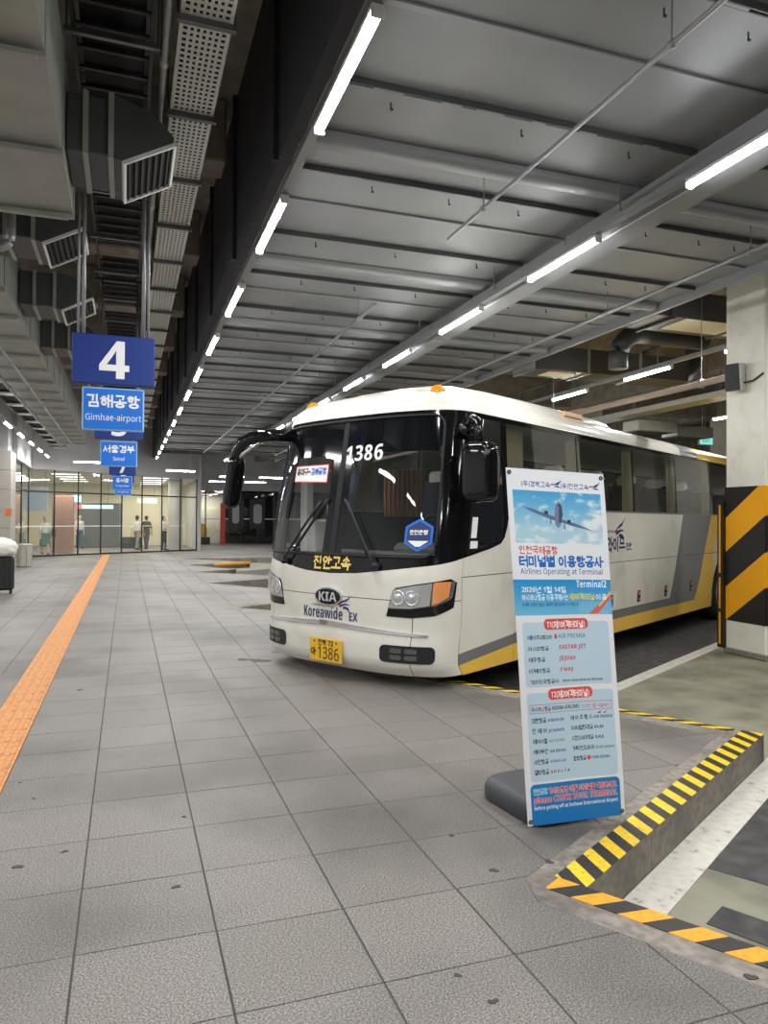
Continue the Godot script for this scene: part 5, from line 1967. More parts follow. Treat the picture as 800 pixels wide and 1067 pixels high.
func swoosh(b: Node, place: Callable, s: float) -> void:
	var shapes := [[[0.0, 0.1], [0.35, 0.22], [0.62, 0.3], [0.95, 0.62], [0.62, 0.42], [0.3, 0.3]], [[0.1, -0.05], [0.45, 0.08], [0.9, 0.12], [0.5, 0.18], [0.1, 0.08]], [[0.3, -0.1], [0.6, -0.12], [0.85, -0.35], [0.7, -0.02], [0.4, 0.02]]]
	for k in 3:
		var p := PackedVector2Array()
		for q in shapes[k]: p.append(Vector2(q[0] - 0.4, q[1] - 0.05) * s)
		var st := mb()
		var t := Geometry2D.triangulate_polygon(p)
		for i in t: st.add_vertex(place.call(p[i]))
		obj("emblem_stroke", st, M.navy_ink, b)
	var p2 := PackedVector2Array([Vector2(-0.42, 0.07) * s, Vector2(-0.2, 0.12) * s, Vector2(-0.2, 0.04) * s, Vector2(-0.42, 0.0) * s])
	var s2 := mb()
	var t2 := Geometry2D.triangulate_polygon(p2)
	for i in t2: s2.add_vertex(place.call(p2[i]))
	obj("emblem_red", s2, M.red_ink, b)

func rounded_block(st: SurfaceTool, c: Vector3, s: Vector3, r: float, bs := Basis.IDENTITY) -> void:
	# superellipsoid-like block
	var nu := 24
	var nv := 14
	var g := []
	var sp := func(v: float, e: float) -> float: return signf(v) * pow(absf(v), e)
	var e := clampf(r / (minf(s.x, minf(s.y, s.z)) * 0.5), 0.15, 1.0) * 0.55
	for j in nv + 1:
		var row := []
		var a := -PI / 2 + PI * j / nv
		for i in nu:
			var o := TAU * i / nu
			row.append(c + bs * Vector3(s.x * 0.5 * sp.call(cos(a), e) * sp.call(cos(o), e), s.y * 0.5 * sp.call(sin(a), e), s.z * 0.5 * sp.call(cos(a), e) * sp.call(sin(o), e)))
		g.append(row)
	for j in nv:
		for i in nu:
			quad(st, g[j][i], g[j][(i + 1) % nu], g[j + 1][(i + 1) % nu], g[j + 1][i])

func bus_inside(b: Node) -> void:
	var st := mb()
	box(st, Vector3(0, 1.0, -6.3), Vector3(2.3, 0.06, 11.0))
	obj("cabin_floor", st, M.dash, b)
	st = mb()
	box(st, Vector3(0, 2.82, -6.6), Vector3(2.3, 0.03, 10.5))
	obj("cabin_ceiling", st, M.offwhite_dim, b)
	# dashboard
	st = mb()
	cbox(st, Vector3(0.1, 1.28, -0.72), Vector3(1.7, 0.3, 0.55), 0.06)
	cbox(st, Vector3(0.55, 1.45, -0.85), Vector3(0.7, 0.16, 0.3), 0.06)
	obj("dashboard", st, M.dash, b)
	st = mb(false)
	var ring := []
	var bs := Basis(Vector3.RIGHT, deg_to_rad(-55))
	for i in 25: ring.append(Vector3(0.55, 1.62, -1.15) + bs * (Vector3(cos(TAU * i / 24), 0, sin(TAU * i / 24)) * 0.24))
	tube(st, ring, 0.02, 8, false)
	tube(st, [ring[0], ring[12]], 0.018, 6)
	tube(st, [Vector3(0.55, 1.62, -1.15), Vector3(0.55, 1.4, -0.9)], 0.04, 8)
	obj("steering_wheel", st, M.matte_black, b)
	st = mb()
	cbox(st, Vector3(-1.02, 1.55, -0.85), Vector3(0.14, 0.45, 0.3), 0.03)
	cbox(st, Vector3(-1.08, 1.9, -0.72), Vector3(0.1, 1.2, 0.14), 0.02)
	obj("added_white_post", st, M.offwhite, b)  # added white box and post, standing in for outside shapes in the windscreen
	st = mb(false)
	tube(st, [Vector3(-0.62, 1.0, -0.62), Vector3(-0.62, 1.86, -0.62), Vector3(-0.66, 1.92, -0.66), Vector3(-0.75, 1.93, -0.8)], 0.024, 8)
	obj("grab_pole", st, M.yellow_pole, b)
	st = mb()
	cbox(st, Vector3(-0.85, 2.12, -2.2), Vector3(0.6, 0.62, 0.03), 0.01)
	for i in 8: box(st, Vector3(-1.11 + 0.075 * i, 2.12, -2.18), Vector3(0.03, 0.6, 0.02))
	obj("brown_reflection_panel", st, M.brown_reflection_panel, b)  # added brown panel standing in for a wall mirrored in the windscreen
	# seats: driver, then rows of two and two
	var seats := [Vector3(0.58, 1.0, -1.75)]
	for r in 7:
		for x in [-0.88, -0.42, 0.42, 0.88]: seats.append(Vector3(x, 1.15, -2.75 - 1.15 * r))
	var cu := mb(); cbox(cu, Vector3(0, 0.42, 0.0), Vector3(0.44, 0.14, 0.46), 0.04)
	var cue := meshed(cu)
	var bk := mb(); cbox(bk, Vector3(0, 0.82, -0.24), Vector3(0.44, 0.72, 0.13), 0.05, Basis(Vector3.RIGHT, -0.12))
	var bke := meshed(bk)
	var hr := mb(); cbox(hr, Vector3(0, 1.2, -0.28), Vector3(0.28, 0.2, 0.1), 0.04)
	var hre := meshed(hr)
	var pd := mb(); box(pd, Vector3(0, 0.18, 0), Vector3(0.3, 0.36, 0.3))
	var pde := meshed(pd)
	for p in seats:
		var s := Node3D.new()
		s.name = "seat"
		b.add_child(s, true)
		s.position = p
		inst("cushion", cue, M.seat, s)
		inst("backrest", bke, M.seat, s)
		inst("headrest", hre, M.offwhite, s)
		inst("pedestal", pde, M.dash, s)
	# gathered curtains at the windows
	for sd in [-1.0, 1.0]:
		for z in [-1.55, -2.95, -4.65, -6.4, -8.15]:
			st = mb(false)
			var prev := []
			for i in 13:
				var zz: float = z - 0.03 * i
				var xx: float = sd * (1.1 + 0.02 * (i % 2))
				var row := [Vector3(xx, 1.9, zz), Vector3(xx * 0.985, 2.75, zz)]
				if i > 0: quad(st, prev[0], row[0], row[1], prev[1])
				prev = row
			obj("window_curtain", st, M.light_curtain, b)

# ------------------------------------------------------------------ banner stand
func banner_print() -> Image:
	var W := 840
	var H := 2740
	var im := Image.create(W, H, false, Image.FORMAT_RGBA8)
	im.fill(Color8(238, 241, 246))
	var fy := func(f: float) -> float: return f * H
	var blue := Color8(20, 110, 200)
	var navy := Color8(38, 70, 150)
	# operators' names
	print_text(im, "(주)경북고속", 120, fy.call(0.047), 46, navy, false, 0.1)
	print_text(im, "(유)진안고속", 455, fy.call(0.047), 46, navy, false, 0.1)
	for x in [385, 720]:
		poly_fill(im, PackedVector2Array([Vector2(x, fy.call(0.041)), Vector2(x + 40, fy.call(0.034)), Vector2(x + 85, fy.call(0.026)), Vector2(x + 50, fy.call(0.041))]), navy)
		poly_fill(im, PackedVector2Array([Vector2(x + 10, fy.call(0.045)), Vector2(x + 45, fy.call(0.042)), Vector2(x + 75, fy.call(0.048)), Vector2(x + 40, fy.call(0.047))]), navy)
		poly_fill(im, PackedVector2Array([Vector2(x - 15, fy.call(0.038)), Vector2(x + 10, fy.call(0.036)), Vector2(x + 10, fy.call(0.041)), Vector2(x - 15, fy.call(0.042))]), Color8(214, 80, 80))
	# printed sky with an airliner
	var nz := FastNoiseLite.new()
	nz.seed = 3
	nz.frequency = 0.006
	nz.fractal_octaves = 4
	var y0 := int(fy.call(0.06))
	var y1 := int(fy.call(0.208))
	for y in range(y0, y1, 3):
		var v := float(y - y0) / (y1 - y0)
		for x in range(44, 800, 4):
			var c := Color8(70, 166, 222).lerp(Color8(176, 214, 232), clampf(v * 1.35, 0, 1))
			var n := nz.get_noise_2d(x, y * 1.8) + 0.5 * clampf((x - 420.0) / 400.0, 0, 1) - 0.25 + 0.35 * v
			c = c.lerp(Color8(232, 240, 244), clampf(n * 1.6, 0, 1))
			im.fill_rect(Rect2i(x, y, 4, 3), c)
	var P := func(l: Array) -> PackedVector2Array:
		var p := PackedVector2Array()
		for i in range(0, l.size(), 2): p.append(Vector2(44 + l[i] * 756.0, lerpf(y0, y1, l[i + 1])))
		return p
	var body := Color8(96, 112, 150)
	var dk := Color8(70, 82, 116)
	poly_fill(im, P.call([0.1, 0.31, 0.2, 0.34, 0.36, 0.43, 0.46, 0.48, 0.46, 0.56, 0.34, 0.49, 0.2, 0.4]), body)
	poly_fill(im, P.call([0.52, 0.52, 0.7, 0.6, 0.82, 0.68, 0.9, 0.74, 0.8, 0.7, 0.66, 0.65, 0.52, 0.58]), body)
	poly_fill(im, P.call([0.46, 0.64, 0.455, 0.45, 0.475, 0.25, 0.51, 0.18, 0.545, 0.25, 0.555, 0.42, 0.53, 0.6, 0.5, 0.7]), Color8(120, 134, 170))
	poly_fill(im, P.call([0.5, 0.6, 0.515, 0.22, 0.545, 0.28, 0.55, 0.44, 0.53, 0.58]), dk)
	poly_fill(im, P.call([0.5, 0.24, 0.53, 0.24, 0.53, 0.27, 0.5, 0.27]), Color8(40, 48, 70))
	poly_fill(im, P.call([0.34, 0.38, 0.38, 0.37, 0.385, 0.44, 0.345, 0.44]), Color8(52, 60, 86))
	poly_fill(im, P.call([0.6, 0.53, 0.64, 0.53, 0.645, 0.6, 0.605, 0.6]), Color8(52, 60, 86))
	for q in [[0.405, 0.58], [0.56, 0.68]]:
		poly_fill(im, P.call([q[0], q[1] - 0.06, q[0] + 0.012, q[1] - 0.06, q[0] + 0.012, q[1] + 0.04, q[0], q[1] + 0.04]), dk)
	# headings
	print_text(im, "인천국제공항", 64, fy.call(0.235), 66, Color8(214, 76, 66), true, 0.12, 0.0, 0.0, 335)
	print_text(im, "터미널별 이용항공사", 60, fy.call(0.269), 92, blue, true, 0.16, 0.0, 0.0, 730)
	print_text(im, "Airlines Operating at Terminal", 66, fy.call(0.2945), 60, navy, false, 0.1, 0.0, 0.0, 715)
	# blue notice
	for i in 60:
		var f := i / 60.0
		im.fill_rect(Rect2i(0, int(fy.call(0.31 + 0.1 * f)), W, 6), Color8(38, 150, 218).lerp(Color8(120, 196, 232), f))
	for i in 8:
		im.fill_rect(Rect2i(560 + 34 * i, int(fy.call(0.375)), 2, int(fy.call(0.033))), Color8(180, 220, 240))
		im.fill_rect(Rect2i(560, int(fy.call(0.375 + 0.004 * i)), 280, 2), Color8(180, 220, 240))
	poly_fill(im, PackedVector2Array([Vector2(640, fy.call(0.408)), Vector2(760, fy.call(0.372)), Vector2(838, fy.call(0.345)), Vector2(838, fy.call(0.36)), Vector2(720, fy.call(0.408))]), Color8(228, 104, 96))
	poly_fill(im, PackedVector2Array([Vector2(720, fy.call(0.387)), Vector2(838, fy.call(0.34)), Vector2(838, fy.call(0.35)), Vector2(740, fy.call(0.387))]), Color8(240, 206, 110))
	print_text(im, "Terminal2", 545, fy.call(0.332), 74, Color.WHITE, true, 0.14, 0.0, 0.0, 260)
	print_text(im, "2026년 1월 14일", 62, fy.call(0.345), 54, Color8(245, 250, 255), true, 0.12)
	print_text(im, "아시아나항공 이용객께서는", 62, fy.call(0.366), 52, Color8(245, 250, 255), true, 0.12, 0.0, 0.0, 410)
	print_text(im, "제2여객터미널", 480, fy.call(0.366), 56, Color8(248, 226, 60), true, 0.15, 0.0, 0.0, 215)
	print_text(im, "이용", 705, fy.call(0.366), 52, Color8(245, 250, 255), true, 0.12)
	print_text(im, "자세한 사항은 항공사 홈페이지를 참조하시기 바랍니다", 62, fy.call(0.384), 30, Color8(40, 80, 130), false, 0.1, 0.0, 0.0, 500)
	# terminal lists
	var panel := Color8(196, 222, 238)
	poly_fill(im, rrect(50, fy.call(0.43), 800, fy.call(0.612), 26), panel)
	poly_fill(im, rrect(50, fy.call(0.628), 800, fy.call(0.878), 26), panel)
	var pill := Color8(226, 84, 74)
	poly_fill(im, rrect(235, fy.call(0.421), 625, fy.call(0.452), 34), pill)
	print_text(im, "T1(제1여객터미널)", 430, fy.call(0.4455), 62, Color.WHITE, true, 0.15, 0.5, 0.0, 340)
	poly_fill(im, rrect(235, fy.call(0.619), 625, fy.call(0.65), 34), pill)
	print_text(im, "T2(제2여객터미널)", 430, fy.call(0.6435), 62, Color.WHITE, true, 0.15, 0.5, 0.0, 340)
	var ink := Color8(36, 44, 60)
	var red := Color8(206, 56, 60)
	var rows := [["에어프레미아", "AIR PREMIA", Color8(90, 104, 130)], ["이스타항공", "EASTAR JET", red], ["제주항공", "JEJUair", red], ["티웨이항공", "t'way", red], ["기타외국항공사", "Other International Airlines", ink]]
	for i in 5:
		var y: float = fy.call(0.477 + 0.0312 * i)
		print_text(im, rows[i][0], 84, y, 38, ink, true, 0.11)
		var last := i == 4
		print_text(im, rows[i][1], 355 if not last else 370, y, 26 if last else 46, rows[i][2], i > 0, 0.1)
	im.fill_rect(Rect2i(322, int(fy.call(0.465)), 20, 34), red)
	# framed line
	var fa := int(fy.call(0.661))
	var fb := int(fy.call(0.685))
	for r in [Rect2i(70, fa, 712, 4), Rect2i(70, fb, 712, 4), Rect2i(70, fa, 4, fb - fa), Rect2i(778, fa, 4, fb - fa)]: im.fill_rect(r, Color8(200, 90, 110))
	print_text(im, "아시아나항공 ASIANA AIRLINES", 84, fy.call(0.679), 42, ink, true, 0.11, 0.0, 0.0, 420)
	print_text(im, "2026년 1월 14일부터", 520, fy.call(0.679), 36, Color8(196, 110, 140), false, 0.1, 0.0, 0.0, 240)
	var lft := [["대한항공", "KOREAN AIR", navy], ["진 에 어", "JINAIR", Color8(80, 70, 170)], ["에어서울", "AIR SEOUL", Color8(90, 170, 150)], ["에어부산", "AIR BUSAN", navy], ["샤먼항공", "XIAMEN AIR", Color8(60, 130, 200)], ["델타항공", "D E L T A", Color8(60, 66, 90)]]
	var rgt := [["에 어 프 랑 스", "AIR FRANCE", navy], ["KLM네덜란드항공", "KLM", ink], ["스칸디나비아항공", "SAS", Color8(30, 60, 160)], ["가루다인도네시아", "Garuda Indonesia", Color8(90, 130, 130)], ["중화항공", "CHINA AIRLINES", Color8(60, 80, 140)]]
	for i in 6:
		var y: float = fy.call(0.711 + 0.0292 * i)
		print_text(im, lft[i][0], 82, y, 42, ink, true, 0.12, 0.0, 0.0, 125)
		print_text(im, lft[i][1], 245 if i == 5 else 220, y, 30, lft[i][2], true, 0.1, 0.0, 0.0, 140)
		if i == 5: poly_fill(im, PackedVector2Array([Vector2(218, y), Vector2(228, y - 28), Vector2(238, y)]), red)
		if i < 5:
			print_text(im, rgt[i][0], 420, y, 40, ink, true, 0.12, 0.0, 0.0, 190 if i < 4 else 115)
			var nx := 620 if i < 4 else 580
			print_text(im, rgt[i][1], nx, y, 32, rgt[i][2], true, 0.1, 0.0, 0.0, 160 if i in [0, 3, 4] else 80)
	poly_fill(im, rrect(540, fy.call(0.817), 574, fy.call(0.8295), 14), Color8(226, 90, 90))
	poly_fill(im, PackedVector2Array([Vector2(650, fy.call(0.6975)), Vector2(690, fy.call(0.69)), Vector2(680, fy.call(0.6975))]), navy)
	poly_fill(im, PackedVector2Array([Vector2(700, fy.call(0.6975)), Vector2(735, fy.call(0.69)), Vector2(725, fy.call(0.6975))]), red)
	# foot notice
	poly_fill(im, rrect(40, fy.call(0.885), 808, fy.call(1.0) + 60, 40), Color8(22, 128, 202))
	var dr := Color8(204, 50, 66)
	for o in [[-3, 0], [3, 0], [0, -3], [0, 3], [0, 0]]:
		var c: Color = dr if o == [0, 0] else Color8(244, 226, 230)
		print_text(im, "인천공항", 62 + o[0], fy.call(0.912) + o[1], 50, Color8(150, 206, 236), true, 0.13, 0.0, 0.0, 120)
		print_text(im, "가시는분은 내릴 터미널을 확인하세요", 190 + o[0], fy.call(0.912) + o[1], 50, c, true, 0.14, 0.0, 0.0, 590)
		print_text(im, "please CHECK YOUR TERMINAL", 62 + o[0], fy.call(0.938) + o[1], 66, c, true, 0.1, 0.0, 0.0, 722)
	print_text(im, "before getting off at Incheon International Airport", 62, fy.call(0.957), 40, Color.WHITE, true, 0.1, 0.0, 0.0, 722)
	im.resize(628, 2048, Image.INTERPOLATE_LANCZOS)
	return im

func banner() -> void:
	var BL := Vector3(1.926, 0.022, -3.272)
	var BR := Vector3(2.475, 0.034, -3.222)
	var TL := Vector3(1.789, 1.834, -3.267)
	var TR := Vector3(2.343, 1.812, -3.237)
	var t := thing("banner_stand", "tall printed airline terminal banner on a dark weighted base", "banner stand", Vector3(2.17, 0, -3.5))
	var o := Vector3(2.17, 0, -3.5)
	var m := mat(Color.WHITE, 0.45)
	m.albedo_texture = ImageTexture.create_from_image(banner_print())
	m.texture_repeat = false
	var n := (BR - BL).cross(TL - BL).normalized()
	if n.z < 0: n = -n
	var st := mb(false)
	var nx := 8
	var ny := 24
	var pos := func(s: float, v: float) -> Vector3:
		var p := BL.lerp(BR, s).lerp(TL.lerp(TR, s), v)
		return p + n * (0.008 * sin(PI * v) * sin(PI * s * 2.0 + 0.7) + 0.006 * sin(v * 9.0) * (s - 0.5)) - o
	for i in nx:
		for j in ny:
			for e in [[0, 0], [0, 1], [1, 1], [0, 0], [1, 1], [1, 0]]:
				var s := float(i + e[0]) / nx
				var v := float(j + e[1]) / ny
				st.set_uv(Vector2(s, 1.0 - v))
				st.add_vertex(pos.call(s, v))
	obj("banner_sheet", st, m, t)
	var bk := mb(false)
	for i in nx:
		for j in ny:
			var q := []
			for e in [[0, 0], [1, 0], [1, 1], [0, 1]]: q.append(pos.call(float(i + e[0]) / nx, float(j + e[1]) / ny) - n * 0.0015)
			quad(bk, q[0], q[1], q[2], q[3])
	obj("banner_back", bk, M.white_ink, t)
	# eyelets at the corners and the arms of the stand behind
	for c in [[0.03, 0.012], [0.97, 0.012], [0.03, 0.988], [0.97, 0.988]]:
		var e := mb(false)
		lathe(e, [Vector2(0.004, 0.0), Vector2(0.005, 0.004), Vector2(0.009, 0.004), Vector2(0.012, 0.0)], pos.call(c[0], c[1]) + n * 0.001, n, 12)
		obj("eyelet", e, M.galv_dark, t)
	var mid: Vector3 = pos.call(0.5, 0.05) - n * 0.06
	var top: Vector3 = pos.call(0.5, 0.97) - n * 0.03
	var p := mb(false)
	tube(p, [Vector3(0.02, 0.08, -0.03), mid + Vector3(0, 0.1, 0), top], 0.011, 8)
	obj("pole", p, M.pole, t)
	for e in [[0.03, 0.988], [0.97, 0.988]]:
		p = mb(false)
		tube(p, [top - Vector3(0, 0.25, 0), pos.call(e[0], e[1]) - n * 0.01], 0.005, 6)
		obj("arm", p, M.pole, t)
	for e in [[0.03, 0.012], [0.97, 0.012]]:
		p = mb(false)
		tube(p, [mid + Vector3(0, 0.25, 0), pos.call(e[0], e[1]) - n * 0.01], 0.005, 6)
		obj("arm", p, M.pole, t)
	# water filled base with sloping rounded top
	st = mb(false)
	var ring := rrect(-0.22, -0.25, 0.24, 0.28, 0.1, 5)
	var lev := [[0.0, 0.96], [0.02, 1.0], [0.075, 1.0], [0.105, 0.95], [0.122, 0.85], [0.128, 0.6], [0.13, 0.0]]
	var bs := Basis(Vector3.UP, 0.12)
	for i in lev.size() - 1:
		for j in ring.size():
			var q := []
			for e in [[i, j], [i, j + 1], [i + 1, j + 1], [i + 1, j]]:
				var r: Vector2 = ring[e[1] % ring.size()] * lev[e[0]][1]
				q.append(bs * Vector3(r.x - 0.01, lev[e[0]][0], r.y - 0.07))
			quad(st, q[0], q[1], q[2], q[3])
	obj("base", st, M.base, t)

# ------------------------------------------------------------------ gate signs
func signs() -> void:
	var defs := [[-7.5, "4", "김해공항", "Gimhae-airport"], [-12.6, "5", "서울경부", "Seoul"], [-22.8, "7", "동서울", "Dong-seoul"], [-28.0, "8", "영 천", "Yeongcheon"]]
	var labels := ["hanging blue gate sign with a white 4 nearest the camera", "second hanging blue gate sign, number half hidden behind the first", "third hanging blue gate sign with a white 7", "farthest small hanging blue gate sign"]
	for i in defs.size():
		var d: Array = defs[i]
		var t := thing("gate_sign", labels[i], "sign", Vector3(-0.13, 0, d[0]), 0, "hanging gate signs")
		var st := mb()
		cbox(st, Vector3(0, 3.08, 0), Vector3(0.74, 0.47, 0.1), 0.006)
		obj("number_panel", st, M.sign_navy, t)
		lettering("number", d[1], 0.5, M.sign_white, t, func(p): return Vector3(p.x * 1.02, 2.9 + p.y, 0.053), true)
		st = mb()
		cbox(st, Vector3(0.0, 2.61, 0), Vector3(0.56, 0.41, 0.05), 0.006)
		obj("name_panel", st, M.sign_rim, t)
		st = mb()
		box(st, Vector3(0.0, 2.61, 0.026), Vector3(0.53, 0.38, 0.006))
		obj("name_field", st, M.sign_blue, t)
		lettering("name_lettering", d[2], 0.125, M.sign_white, t, func(p): return Vector3(p.x, 2.645 + p.y, 0.031), true, 0.14)
		lettering("name_lettering", d[3], 0.085, M.sign_white, t, func(p): return Vector3(p.x * 0.86, 2.5 + p.y, 0.031), false)
		for x in [-0.275, 0.265]:
			st = mb(false)
			tube(st, [Vector3(x, 3.3, 0), Vector3(x, 5.4, 0)], 0.017, 8)
			tube(st, [Vector3(x + 0.045 * signf(x), 3.3, 0), Vector3(x + 0.045 * signf(x), 5.4, 0)], 0.012, 8)
			obj("rod", st, M.steel, t)
		st = mb()
		for x in [-0.22, 0.22]: box(st, Vector3(x, 2.83, 0), Vector3(0.02, 0.06, 0.02))
		obj("link", st, M.steel, t)
		st = mb()
		box(st, Vector3(0, 5.41, 0), Vector3(0.8, 0.04, 0.08))
		obj("mount", st, M.galv_dark, t)

# ------------------------------------------------------------------ people and luggage
func capsule_net(bones: Array, cell: float) -> Array:
	# smooth union of tapered capsules meshed as surface nets; returns [vertices, triangles, bone of each vertex]
	var lo := Vector3.ONE * 1e9
	var hi := -lo
	for b in bones:
		for k in 2:
			lo = lo.min(b[k] - Vector3.ONE * (b[2 + k] + cell * 2))
			hi = hi.max(b[k] + Vector3.ONE * (b[2 + k] + cell * 2))
	var n := Vector3i(((hi - lo) / cell).ceil()) + Vector3i.ONE
	var f := PackedFloat32Array()
	f.resize(n.x * n.y * n.z)
	f.fill(1.0)
	var own := PackedInt32Array()
	own.resize(f.size())
	var best := PackedFloat32Array()
	best.resize(f.size())
	best.fill(1e9)
	var kk := 0.03
	for bi in bones.size():
		var b: Array = bones[bi]
		var a: Vector3 = b[0]
		var d: Vector3 = b[1] - b[0]
		var ll := maxf(d.length_squared(), 1e-9)
		var r := maxf(b[2], b[3]) + cell * 2.5 + kk
		var l3 := (a.min(b[1]) - Vector3.ONE * r - lo) / cell
		var h3 := (a.max(b[1]) + Vector3.ONE * r - lo) / cell
		for z in range(maxi(0, int(l3.z)), mini(n.z, int(h3.z) + 2)):
			for y in range(maxi(0, int(l3.y)), mini(n.y, int(h3.y) + 2)):
				for x in range(maxi(0, int(l3.x)), mini(n.x, int(h3.x) + 2)):
					var p := lo + Vector3(x, y, z) * cell
					var t := clampf((p - a).dot(d) / ll, 0, 1)
					var v := (p - a - d * t).length() - lerpf(b[2], b[3], t)
					var i := x + n.x * (y + n.y * z)
					if v < best[i]:
						best[i] = v
						own[i] = bi
					var o := f[i]
					var h := maxf(kk - absf(o - v), 0.0) / kk
					f[i] = minf(o, v) - h * h * kk * 0.25
	var vid := {}
	var verts := []
	var bone := []
	var tris := []
	for z in n.z - 1:
		for y in n.y - 1:
			for x in n.x - 1:
				var i := x + n.x * (y + n.y * z)
				var neg := 0
				var vals := []
				for c in 8:
					var v := f[i + (c & 1) + n.x * (((c >> 1) & 1) + n.y * (c >> 2))]
					vals.append(v)
					if v < 0: neg += 1
				if neg == 0 or neg == 8: continue
				var s := Vector3.ZERO
				var m := 0
				for c in 8:
					for ax in [1, 2, 4]:
						if c & ax: continue
						var e: int = c | ax
						if (vals[c] < 0) != (vals[e] < 0):
							var t: float = vals[c] / (vals[c] - vals[e])
							var pa := Vector3(c & 1, (c >> 1) & 1, c >> 2)
							var pb := Vector3(e & 1, (e >> 1) & 1, e >> 2)
							s += pa.lerp(pb, t)
							m += 1
				vid[i] = verts.size()
				verts.append(lo + (Vector3(x, y, z) + s / m) * cell)
				bone.append(own[i])
	var sx := 1
	var sy := n.x
	var sz := n.x * n.y
	for z in range(1, n.z - 1):
		for y in range(1, n.y - 1):
			for x in range(1, n.x - 1):
				var i := x + n.x * (y + n.y * z)
				for e in [[sx, sy, sz], [sy, sz, sx], [sz, sx, sy]]:
					var inside := f[i] < 0
					if inside == (f[i + e[0]] < 0): continue
					var q := [i, i - e[1], i - e[1] - e[2], i - e[2]]
					var ok := true
					for c in q:
						if not vid.has(c): ok = false
					if not ok: continue
					var w := [vid[q[0]], vid[q[1]], vid[q[2]], vid[q[3]]]
					if inside: tris += [w[0], w[1], w[2], w[0], w[2], w[3]]
					else: tris += [w[0], w[2], w[1], w[0], w[3], w[2]]
	return [verts, tris, bone]

func person(label: String, at: Vector3, turn: float, hgt: float, top: Color, bottom: Color, stride: float, skirt := false, elbow := 0.0) -> void:
	var t := thing("person", label, "person", at, turn)
	var k := hgt / 1.72
	var hair := Color8(30, 26, 24)
	var skin := Color8(214, 172, 146)
	var B := []
	var add := func(a: Vector3, b: Vector3, ra: float, rb: float, c: Color) -> void: B.append([a * k, b * k, ra * k, rb * k, c])
	add.call(Vector3(0, 1.5, 0), Vector3(0, 1.42, -0.01), 0.05, 0.055, skin)
	add.call(Vector3(0, 1.6, 0.012), Vector3(0, 1.655, 0.0), 0.08, 0.085, skin)
	add.call(Vector3(0, 1.66, -0.03), Vector3(0, 1.6, -0.045), 0.092, 0.075, hair)
	add.call(Vector3(0, 1.59, 0.095), Vector3(0, 1.605, 0.085), 0.014, 0.012, skin)
	add.call(Vector3(-0.13, 1.38, 0), Vector3(0.13, 1.38, 0), 0.075, 0.075, top)
	add.call(Vector3(0, 1.3, 0), Vector3(0, 1.02, 0), 0.135, 0.12, top)
	add.call(Vector3(-0.05, 1.28, 0), Vector3(-0.05, 1.0, 0), 0.12, 0.11, top)
	add.call(Vector3(0.05, 1.28, 0), Vector3(0.05, 1.0, 0), 0.12, 0.11, top)
	add.call(Vector3(-0.06, 0.92, 0), Vector3(0.06, 0.92, 0), 0.125, 0.125, bottom)
	for s in [-1.0, 1.0]:
		var sw: float = stride * s
		var el := Vector3(s * 0.23, 1.12, -sw * 0.35)
		var hand := Vector3(s * 0.24, 0.86, 0.05 - sw * 0.55)
		if elbow > 0.0: hand = Vector3(s * 0.12, 1.12, 0.26)
		add.call(Vector3(s * 0.18, 1.37, 0), el, 0.055, 0.043, top)
		add.call(el, hand, 0.04, 0.028, skin)
		var pd := (hand - el).normalized()
		add.call(hand, hand + pd * 0.08, 0.03, 0.028, skin)
		for fi in 4: add.call(hand + pd * 0.08 + Vector3((fi - 1.5) * 0.012, 0, 0), hand + pd * (0.15 - 0.01 * absf(fi - 1.3)) + Vector3((fi - 1.5) * 0.014, 0, 0.01), 0.009, 0.008, skin)
		add.call(hand + pd * 0.03, hand + pd * 0.09 + Vector3(-s * 0.045, 0, 0.02), 0.011, 0.009, skin)
		var knee := Vector3(s * 0.09, 0.5, sw * 0.5 + 0.02)
		var ank := Vector3(s * 0.09, 0.08, sw * 0.9)
		if sw < 0: ank.y = 0.11
		var leg_c := skin if skirt else bottom
		add.call(Vector3(s * 0.09, 0.9, 0), knee, 0.1, 0.065, bottom)
		add.call(knee, ank, 0.06, 0.042, leg_c)
		add.call(ank + Vector3(0, -0.03, -0.03), ank + Vector3(0, -0.045, 0.15), 0.042, 0.032, Color8(40, 38, 38))
		if skirt: add.call(Vector3(s * 0.06, 0.85, 0), Vector3(s * 0.1, 0.5, 0), 0.12, 0.15, bottom)
	var r := capsule_net(B, 0.02)
	var st := mb(false)
	for i in r[1]:
		st.set_color(B[r[2][i]][4].srgb_to_linear())
		st.add_vertex(r[0][i])
	var m := mat(Color.WHITE, 0.85)
	m.vertex_color_use_as_albedo = true
	obj("body", st, m, t)

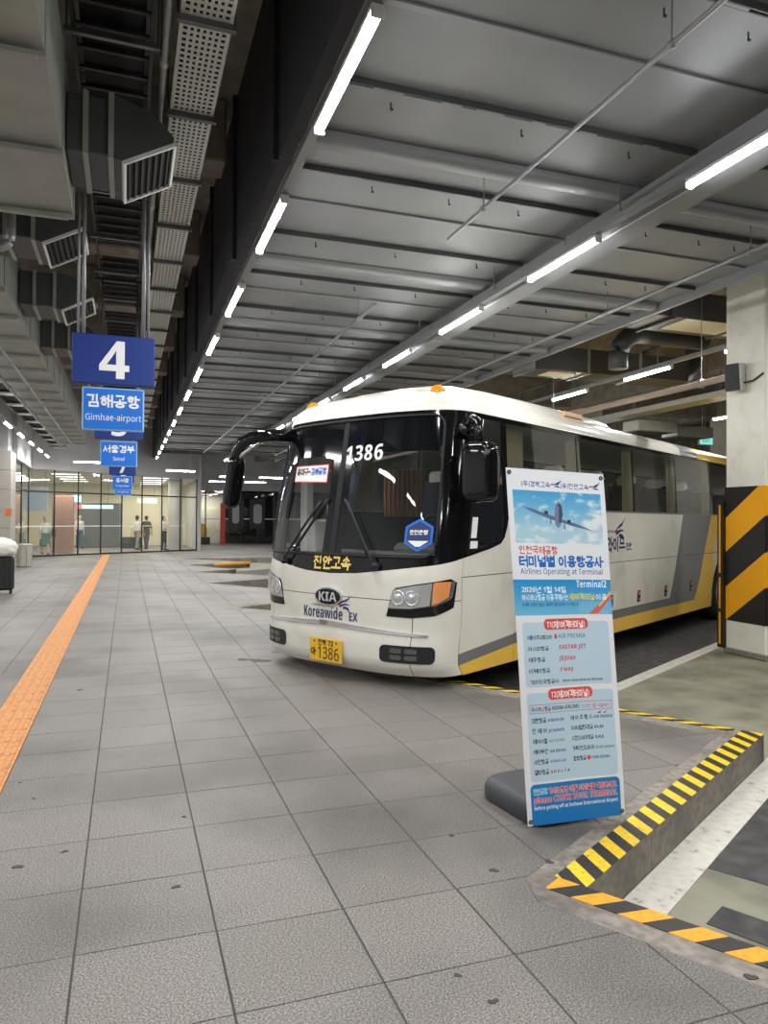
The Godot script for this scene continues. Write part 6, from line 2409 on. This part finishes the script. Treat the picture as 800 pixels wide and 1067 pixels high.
func small_things() -> void:
	person("person in white top and green skirt behind the left glass pane", Vector3(-3.3, 0, -34.6), 0.3, 1.62, Color8(222, 220, 210), Color8(90, 132, 116), 0.2, true)
	person("person in a white shirt walking away in the middle of the corridor", Vector3(0.5, 0, -38.6), 2.6, 1.7, Color8(224, 222, 216), Color8(150, 146, 140), 0.3)
	person("person in dark clothes beside the walking one in the corridor", Vector3(0.95, 0, -39.4), 2.9, 1.7, Color8(60, 58, 58), Color8(70, 66, 66), 0.24)
	person("person in white shirt and dark trousers near the right corridor pane", Vector3(1.75, 0, -38.0), 1.2, 1.68, Color8(226, 226, 224), Color8(34, 34, 38), 0.06, false, 1.0)
	person("distant person in blue jeans in the left part of the corridor", Vector3(-2.3, 0, -41.0), 0.4, 1.7, Color8(196, 200, 210), Color8(70, 90, 130), 0.16)
	# shoulder bag of the first person
	var bg := mb(false)
	rounded_block(bg, Vector3(-2.96, 0.95, -34.5), Vector3(0.16, 0.38, 0.3), 0.06)
	tag(obj("shoulder_bag", bg, M.matte_black), "dark shoulder bag held by the person in the green skirt", "bag")
	# suitcase with a white bag on top
	var t := thing("suitcase", "black upright wheeled suitcase at the left edge", "suitcase", Vector3(-2.44, 0, -16.9), 0.1)
	var st := mb()
	cbox(st, Vector3(0, 0.43, 0), Vector3(0.5, 0.7, 0.3), 0.045)
	obj("shell", st, M.matte_black, t)
	st = mb()
	for i in 5: cbox(st, Vector3(-0.17 + 0.085 * i, 0.43, 0.152), Vector3(0.03, 0.6, 0.012), 0.004)
	obj("ribs", st, M.rubber, t)
	for x in [-0.19, 0.19]:
		for z in [-0.1, 0.1]:
			st = mb(false)
			lathe(st, [Vector2(0.0, -0.02), Vector2(0.035, -0.02), Vector2(0.035, 0.02), Vector2(0.0, 0.02)], Vector3(x, 0.035, z), Vector3.RIGHT, 14)
			obj("wheel", st, M.rubber, t)
			st = mb()
			box(st, Vector3(x, 0.075, z), Vector3(0.05, 0.05, 0.05))
			obj("castor", st, M.matte_black, t)
	st = mb(false)
	tube(st, [Vector3(-0.1, 0.5, -0.16), Vector3(-0.1, 0.76, -0.165), Vector3(0.1, 0.76, -0.165), Vector3(0.1, 0.5, -0.16)], 0.01, 8)
	obj("handle", st, M.steel, t)
	st = mb(false)
	var nz := FastNoiseLite.new()
	nz.seed = 4
	nz.frequency = 4.0
	var g := []
	for j in 17:
		var row := []
		var a := -PI / 2 + PI * j / 16
		for i in 28:
			var o := TAU * i / 28
			var d := Vector3(cos(a) * cos(o), sin(a), cos(a) * sin(o))
			var rr := 1.0 + 0.22 * nz.get_noise_3dv(d)
			row.append(Vector3(-2.42, 0.955, -16.85) + Vector3(d.x * 0.3, maxf(d.y * 0.2, -0.145), d.z * 0.2) * rr)
		g.append(row)
	for j in 16:
		for i in 28: quad(st, g[j][i], g[j][(i + 1) % 28], g[j + 1][(i + 1) % 28], g[j + 1][i])
	tag(obj("plastic_bag", st, mat(Color8(226, 226, 220), 0.35)), "crumpled white plastic bag lying on the black suitcase", "bag")
	# litter bin
	t = thing("litter_bin", "grey stone litter bin in front of the left glass", "bin", Vector3(-3.12, 0, -26.3))
	st = mb()
	for i in 8:
		var a := TAU * i / 8
		cbox(st, Vector3(sin(a) * 0.2, 0.34, cos(a) * 0.2), Vector3(0.155, 0.66, 0.05), 0.008, Basis(Vector3.UP, a))
	obj("staves", st, M.stone, t)
	st = mb(false)
	lathe(st, [Vector2(0.0, 0.02), Vector2(0.19, 0.02), Vector2(0.19, 0.6), Vector2(0.24, 0.68), Vector2(0.24, 0.72), Vector2(0.12, 0.74), Vector2(0.1, 0.68)], Vector3.ZERO, Vector3.UP, 20)
	obj("liner", st, M.stone, t)
	# orange notice on the column
	st = mb()
	cbox(st, Vector3(-3.55, 1.75, -26.03), Vector3(0.16, 0.2, 0.02), 0.004)
	tag(obj("wall_notice", st, M.orange_tag), "small orange notice on the stone clad column", "notice")
